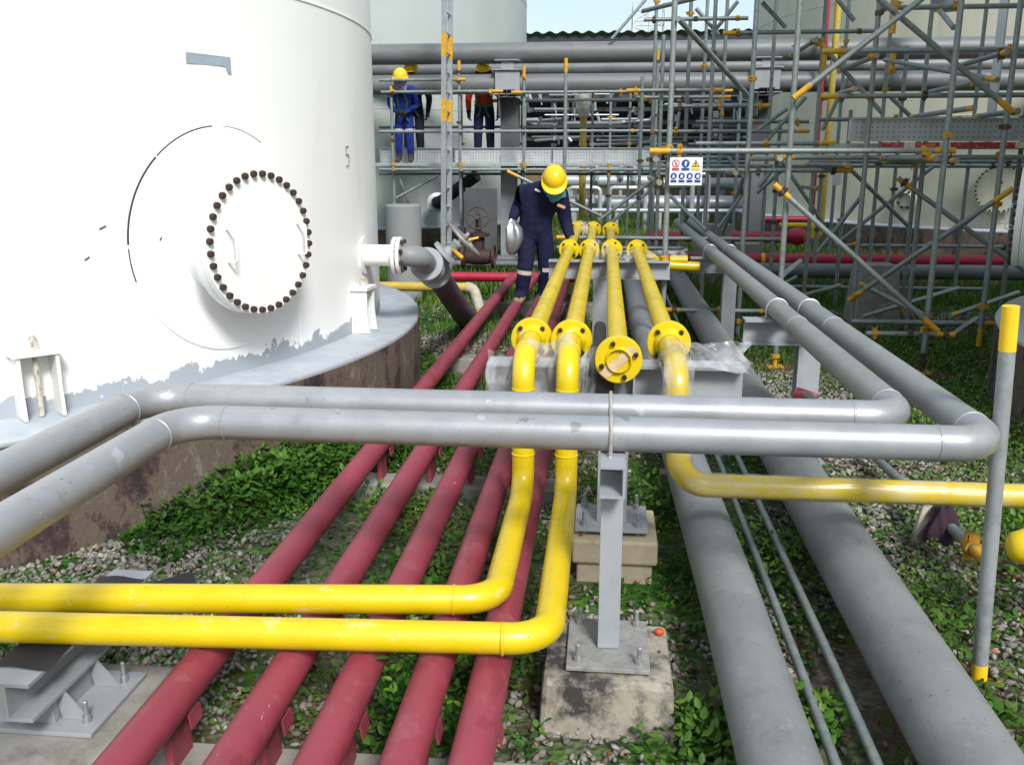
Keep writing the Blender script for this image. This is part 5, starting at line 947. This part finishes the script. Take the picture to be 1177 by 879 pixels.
ph = (1+5**.5)/2; IV = np.array([(-1, ph, 0), (1, ph, 0), (-1, -ph, 0), (1, -ph, 0), (0, -1, ph), (0, 1, ph), (0, -1, -ph), (0, 1, -ph), (ph, 0, -1), (ph, 0, 1), (-ph, 0, -1), (-ph, 0, 1)])/1.902
IF = np.array([(0, 11, 5), (0, 5, 1), (0, 1, 7), (0, 7, 10), (0, 10, 11), (1, 5, 9), (5, 11, 4), (11, 10, 2), (10, 7, 6), (7, 1, 8), (3, 9, 4), (3, 4, 2), (3, 2, 6), (3, 6, 8), (3, 8, 9), (4, 9, 5), (2, 4, 11), (6, 2, 10), (8, 6, 7), (9, 8, 1)])
size = .0068+.0075*RNG.random(n)**1.6+.0008*sy_
sc3 = size[:, None]*np.stack([1+.7*RNG.random(n), .75+.4*RNG.random(n), .5+.35*RNG.random(n)], 1)
V = IV[None]*(1+.55*(RNG.random((n, 12, 1))-.5))*sc3[:, None, :]; V = np.einsum('nij,nkj->nki', randrot(n)*1.0, V); V[:, :, 2] *= .8
V += np.stack([sx_, sy_, size*.35+.012*RNG.random(n)], 1)[:, None, :]
F = (IF[None]+12*np.arange(n)[:, None, None]).reshape(-1, 3); tone = np.repeat(np.clip(RNG.normal(.52, .22, n), 0, .95), 12); red_ = np.repeat(RNG.random(n) < .012, 12); tone[red_] = 1
soup('gravel', V.reshape(-1, 3), F, tone, GRAVM, 'grey crushed stone gravel scattered between the pipes', 'gravel')
# weeds: folded rhombic leaves on short stems; grass: bent blades
def leaves(x, y, z, size, tone, tilt=.7):
    n = len(x); yaw = RNG.uniform(0, 2*math.pi, n); el = np.clip(RNG.normal(.35, tilt*.5, n), -.2, 1.3)
    c = np.cos(yaw); s = np.sin(yaw); d = np.stack([c*np.cos(el), s*np.cos(el), np.sin(el)], 1); side = np.stack([-s, c, np.zeros(n)], 1); nrm = np.cross(d, side)
    b = np.stack([x, y, z], 1); L_ = size[:, None]
    V = np.stack([b, b+d*L_*.35+side*L_*.30+nrm*-L_*.08, b+d*L_*.75+side*L_*.24-nrm*L_*.10, b+d*L_*1.05-nrm*L_*.0, b+d*L_*.75-side*L_*.24-nrm*L_*.10, b+d*L_*.35-side*L_*.30-nrm*L_*.08, b+d*L_*.5+nrm*L_*.04*0], 1)
    F0 = np.array([(0, 1, 2, 3), (0, 3, 4, 5)]); F = (F0[None]+7*np.arange(n)[:, None, None]).reshape(-1, 4); return V.reshape(-1, 3), F, np.repeat(tone, 7)
N1 = 260000
wx = RNG.uniform(-3.6, 4.5, N1); wy = 1.9+8.0*RNG.random(N1)**1.5
ok = visible(wx, wy) & ~inplinth(wx, wy, T1C, T1R+.335) & ~inplinth(wx, wy, T4C, T1R+.34); wx, wy = wx[ok], wy[ok]
dens = np.clip(.60+1.1*field(wx, wy, VP_)-.95*field(wx, wy, GP)+2.6*(fbm(wx, wy, 1.9, 21)-.52), 0, 1)*.62
for (x0, x1, y0, y1) in ((-.19, .27, 2.5, 2.96), (-.13, .26, 3.7, 4.1), (-2.1, -1.3, 1.9, 2.62), (-1.42, -.1, 2.27, 2.49), (-1.42, -.1, 4.6, 4.84)): dens[(wx > x0) & (wx < x1) & (wy > y0) & (wy < y1)] = 0
sel = RNG.random(len(wx)) < dens; wx, wy, dd_ = wx[sel], wy[sel], dens[sel]; n = len(wx); print('leaves', n)
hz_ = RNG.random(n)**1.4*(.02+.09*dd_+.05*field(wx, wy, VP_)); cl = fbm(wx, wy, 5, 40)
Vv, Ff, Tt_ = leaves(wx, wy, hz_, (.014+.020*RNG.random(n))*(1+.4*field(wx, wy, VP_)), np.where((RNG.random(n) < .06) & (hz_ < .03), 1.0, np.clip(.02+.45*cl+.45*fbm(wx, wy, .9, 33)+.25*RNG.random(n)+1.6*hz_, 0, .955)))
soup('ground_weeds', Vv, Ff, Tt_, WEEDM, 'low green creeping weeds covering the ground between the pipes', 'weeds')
n = 5200; px_ = RNG.integers(0, len(VP_), n); VA = np.array(VP_); bx_ = VA[px_, 0]+RNG.normal(size=n)*VA[px_, 2]*.55; by_ = VA[px_, 1]+RNG.normal(size=n)*VA[px_, 2]*.55
ok = ~inplinth(bx_, by_, T1C, T1R+.335) & ~inplinth(bx_, by_, T4C, T1R+.34) & (by_ < 6.5)
for (x0, x1, y0, y1) in ((-.19, .27, 2.55, 3.04), (-.13, .29, 3.68, 4.12), (-2.17, -1.38, 1.9, 2.7), (-1.42, -.1, 2.1, 2.34), (-1.42, -.1, 4.6, 4.84)): ok &= ~((bx_ > x0) & (bx_ < x1) & (by_ > y0) & (by_ < y1))
bx_, by_ = bx_[ok], by_[ok]; n = len(bx_)
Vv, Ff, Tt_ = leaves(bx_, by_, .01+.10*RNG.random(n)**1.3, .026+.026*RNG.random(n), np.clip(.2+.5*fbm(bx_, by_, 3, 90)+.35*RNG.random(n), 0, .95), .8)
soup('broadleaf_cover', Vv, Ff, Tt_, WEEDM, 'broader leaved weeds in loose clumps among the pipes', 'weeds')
n = 2600; lx = RNG.uniform(-3, 3, n); ly = 2+5*RNG.random(n)**1.4; ok = visible(lx, ly) & ~inplinth(lx, ly, T1C, T1R+.335) & ~inplinth(lx, ly, T4C, T1R+.34); lx, ly = lx[ok], ly[ok]; n = len(lx)
lz = np.full(n, .022); lz[(lx > -.165) & (lx < .25) & (ly > 2.6) & (ly < 3.0)] = .203; lz[(lx > -.09) & (lx < .24) & (ly > 3.72) & (ly < 4.08)] = .203
Vv, Ff, Tt_ = leaves(lx, ly, lz, .010+.016*RNG.random(n), np.full(n, 1.0), .15); soup('leaf_litter', Vv, Ff, Tt_, WEEDM, 'dry brown leaf litter on the ground and footings', 'litter')
# vine mass climbing the plinth of the white tank
n = 9000; va = RNG.uniform(-58, -3, n); prof_ = np.interp(va, [-58, -39, -37, -33, -28, -22, -14, -3], [.0, .0, .07, .17, .25, .27, .22, .10]); va = va+np.where(prof_ <= .001, 30, 0); prof_ = np.where(prof_ <= .001, .22, prof_); hv = RNG.random(n)**1.15*prof_*(0.65+.7*vnoise(va, va*0, .35, 9)); rv = T1R+.33+RNG.random(n)**1.4*(.46-.6*hv).clip(.04)
vx = T1C[0]+rv*np.cos(np.radians(va)); vy = T1C[1]+rv*np.sin(np.radians(va))
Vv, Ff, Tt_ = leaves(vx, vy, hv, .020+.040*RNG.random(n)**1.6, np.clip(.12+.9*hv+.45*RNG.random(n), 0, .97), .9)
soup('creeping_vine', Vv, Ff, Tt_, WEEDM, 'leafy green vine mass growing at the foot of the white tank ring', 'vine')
# grass blades, nearer tufts and the far lawn
def blades(x, y, h_, tone, wd):
    n = len(x); yaw = RNG.uniform(0, 2*math.pi, n); ln = RNG.uniform(.15, .8, n)*h_; dx, dy = np.cos(yaw), np.sin(yaw); sxv = np.stack([-dy, dx, np.zeros(n)], 1)*wd[:, None]
    b = np.stack([x, y, np.zeros(n)], 1); m1 = b+np.stack([dx*ln*.35, dy*ln*.35, h_*.6], 1); e = b+np.stack([dx*ln, dy*ln, h_], 1)
    V = np.stack([b-sxv, b+sxv, m1+sxv*.7, m1-sxv*.7, e], 1); F = np.concatenate([(np.array([(0, 1, 2), (0, 2, 3), (3, 2, 4)])[None]+5*np.arange(n)[:, None, None]).reshape(-1, 3)]); return V.reshape(-1, 3), F, np.repeat(tone, 5)
n = 150000; bx = RNG.uniform(-3, 5, n); by = 2.0+11*RNG.random(n)**1.2; ok = visible(bx, by) & ~inplinth(bx, by, T1C, T1R+.34) & ~inplinth(bx, by, T4C, T1R+.34); bx, by = bx[ok], by[ok]
gf = np.clip((by-5.5)/3, 0, .6); dn = np.clip(.06+gf+.85*field(bx, by, VP_)*(bx > 1.0)+.25*field(bx, by, VP_)-.6*field(bx, by, GP)+1.6*(fbm(bx, by, 1.3, 61)-.5), 0, 1)*.55
for (x0, x1, y0, y1) in ((-.19, .27, 2.5, 2.96), (-.13, .26, 3.7, 4.1), (-2.1, -1.3, 1.9, 2.62), (-1.42, -.1, 2.27, 2.49)): dn[(bx > x0) & (bx < x1) & (by > y0) & (by < y1)] = 0
sel = RNG.random(len(bx)) < dn; bx, by = bx[sel], by[sel]; n = len(bx); print('blades', n)
Vv, Ff, Tt_ = blades(bx, by, (.03+.06*RNG.random(n)**2)*(1+.05*by), np.clip(.2+.5*fbm(bx, by, 4, 71)+.4*RNG.random(n), 0, 1), .0018+.0006*by)
soup('grass', Vv, Ff, Tt_, GRASM, 'short green grass growing through the gravel', 'grass')
n = 70000; bx = RNG.uniform(-5, 9, n); by = 12+18*RNG.random(n); bad = inplinth(bx, by, T2C, 4.14) | inplinth(bx, by, T3C, T3R+.34); bx, by = bx[~bad], by[~bad]; n = len(bx)
Vv, Ff, Tt_ = blades(bx, by, .08+.14*RNG.random(n), np.clip(.35+.3*fbm(bx, by, 2, 81)+.4*RNG.random(n), 0, .97), .006+.006*RNG.random(n)); soup('lawn', Vv, Ff, Tt_, GRASM, 'bright far lawn beyond the scaffold', 'lawn')
# broad-leaved weeds one can pick out in the foreground
_l = MB(); _l.add([(0, 0, 0), (.30, .25, .05), (.36, .55, .06), (.2, .88, .02), (0, 1.05, -.06), (-.2, .88, .02), (-.36, .55, .06), (-.30, .25, .05), (0, .5, -.01)], [(0, 1, 8), (1, 2, 8), (2, 3, 8), (3, 4, 8), (4, 5, 8), (5, 6, 8), (6, 7, 8), (7, 0, 8)])
def leafmesh(tone):
    me = mesh_of(_l, 'leaf', LEAFM, True, 80); a = me.attributes.new('tone', 'FLOAT', 'POINT'); a.data.foreach_set('value', [tone]*len(me.vertices)); return me
LM = [leafmesh(q) for q in (.1, .4, .7, 1.0)]
def plant(p, n, h_, ls, label, bright=0):
    p = Vector(p); t = thing('broad_leaved_weed', p, label, 'plant', 'leafy weeds by the pipes'); st = MB()
    for k in range(max(3, n//6)):
        a = random.random()*6.28; r_ = random.uniform(.02, .09); hh = h_*random.uniform(.5, 1); tip = p+Vector((math.cos(a)*r_, math.sin(a)*r_, hh)); st.tube([p, p+Vector((math.cos(a)*r_*.4, math.sin(a)*r_*.4, hh*.6)), tip], [.003, .0025, .0015], 5)
        for j in range(6):
            f_ = 1-.13*j; b = p.lerp(tip, f_) + Vector((0, 0, .0)); yaw = random.random()*6.28; s_ = ls*random.uniform(.6, 1.1)*(1.0-.05*j)
            inst('leaf', LM[min(3, max(0, int(random.random()*2.6+bright-.3*j)))], t, b, (Matrix.Rotation(yaw, 3, 'Z') @ Matrix.Rotation(random.uniform(-.1, .7), 3, 'X')).to_quaternion(), (s_, s_, s_))
    obj('stem', st, LEAFM, t)
for i, (x, y, z, n, h_, ls, b, lab) in enumerate(((-.60, 2.44, 1, 66, .46, .040, 1.3, 'tall bright leafy weed between the third and fourth red pipe'), (-.40, 2.40, 1, 36, .26, .036, 1.4, 'smaller bright leafy weed between the fourth and fifth red pipe'), (-.80, 2.9, 1, 30, .30, .036, .9, 'leafy weed between the second and third red pipe'), (-1.06, 4.0, 1, 40, .30, .036, 1.0, 'leafy weed between the first and second red pipe'), (-.2, 2.45, 1, 24, .16, .036, .9, 'leafy weed left of the stained front footing'), (765, 850, 0, 20, .10, .045, .6, 'broad leafed weed at the right foot of the front footing'), (740, 868, 0, 18, .08, .035, .4, 'low leafy weed right of the bottom sleeper'), (798, 838, 0, 24, .10, .035, .5, 'dark leafy weed against the left thick grey pipe'), (345, 640, 0, 24, .12, .035, .7, 'leafy weed left of the first red pipe behind the yellow runs'), (172, 612, 0, 30, .18, .045, .6, 'broad leafed weed at the left end of the vine'), (255, 570, 0, 30, .22, .045, .7, 'tall leafy weed standing out of the vine'), (700, 672, 0, 12, .06, .03, .6, 'small weed on the gravel between the two footings'))):
    plant((x, y, 0) if z else at(x, y, Z=0), n, h_, ls, lab, b)
bpy.context.view_layer.update()
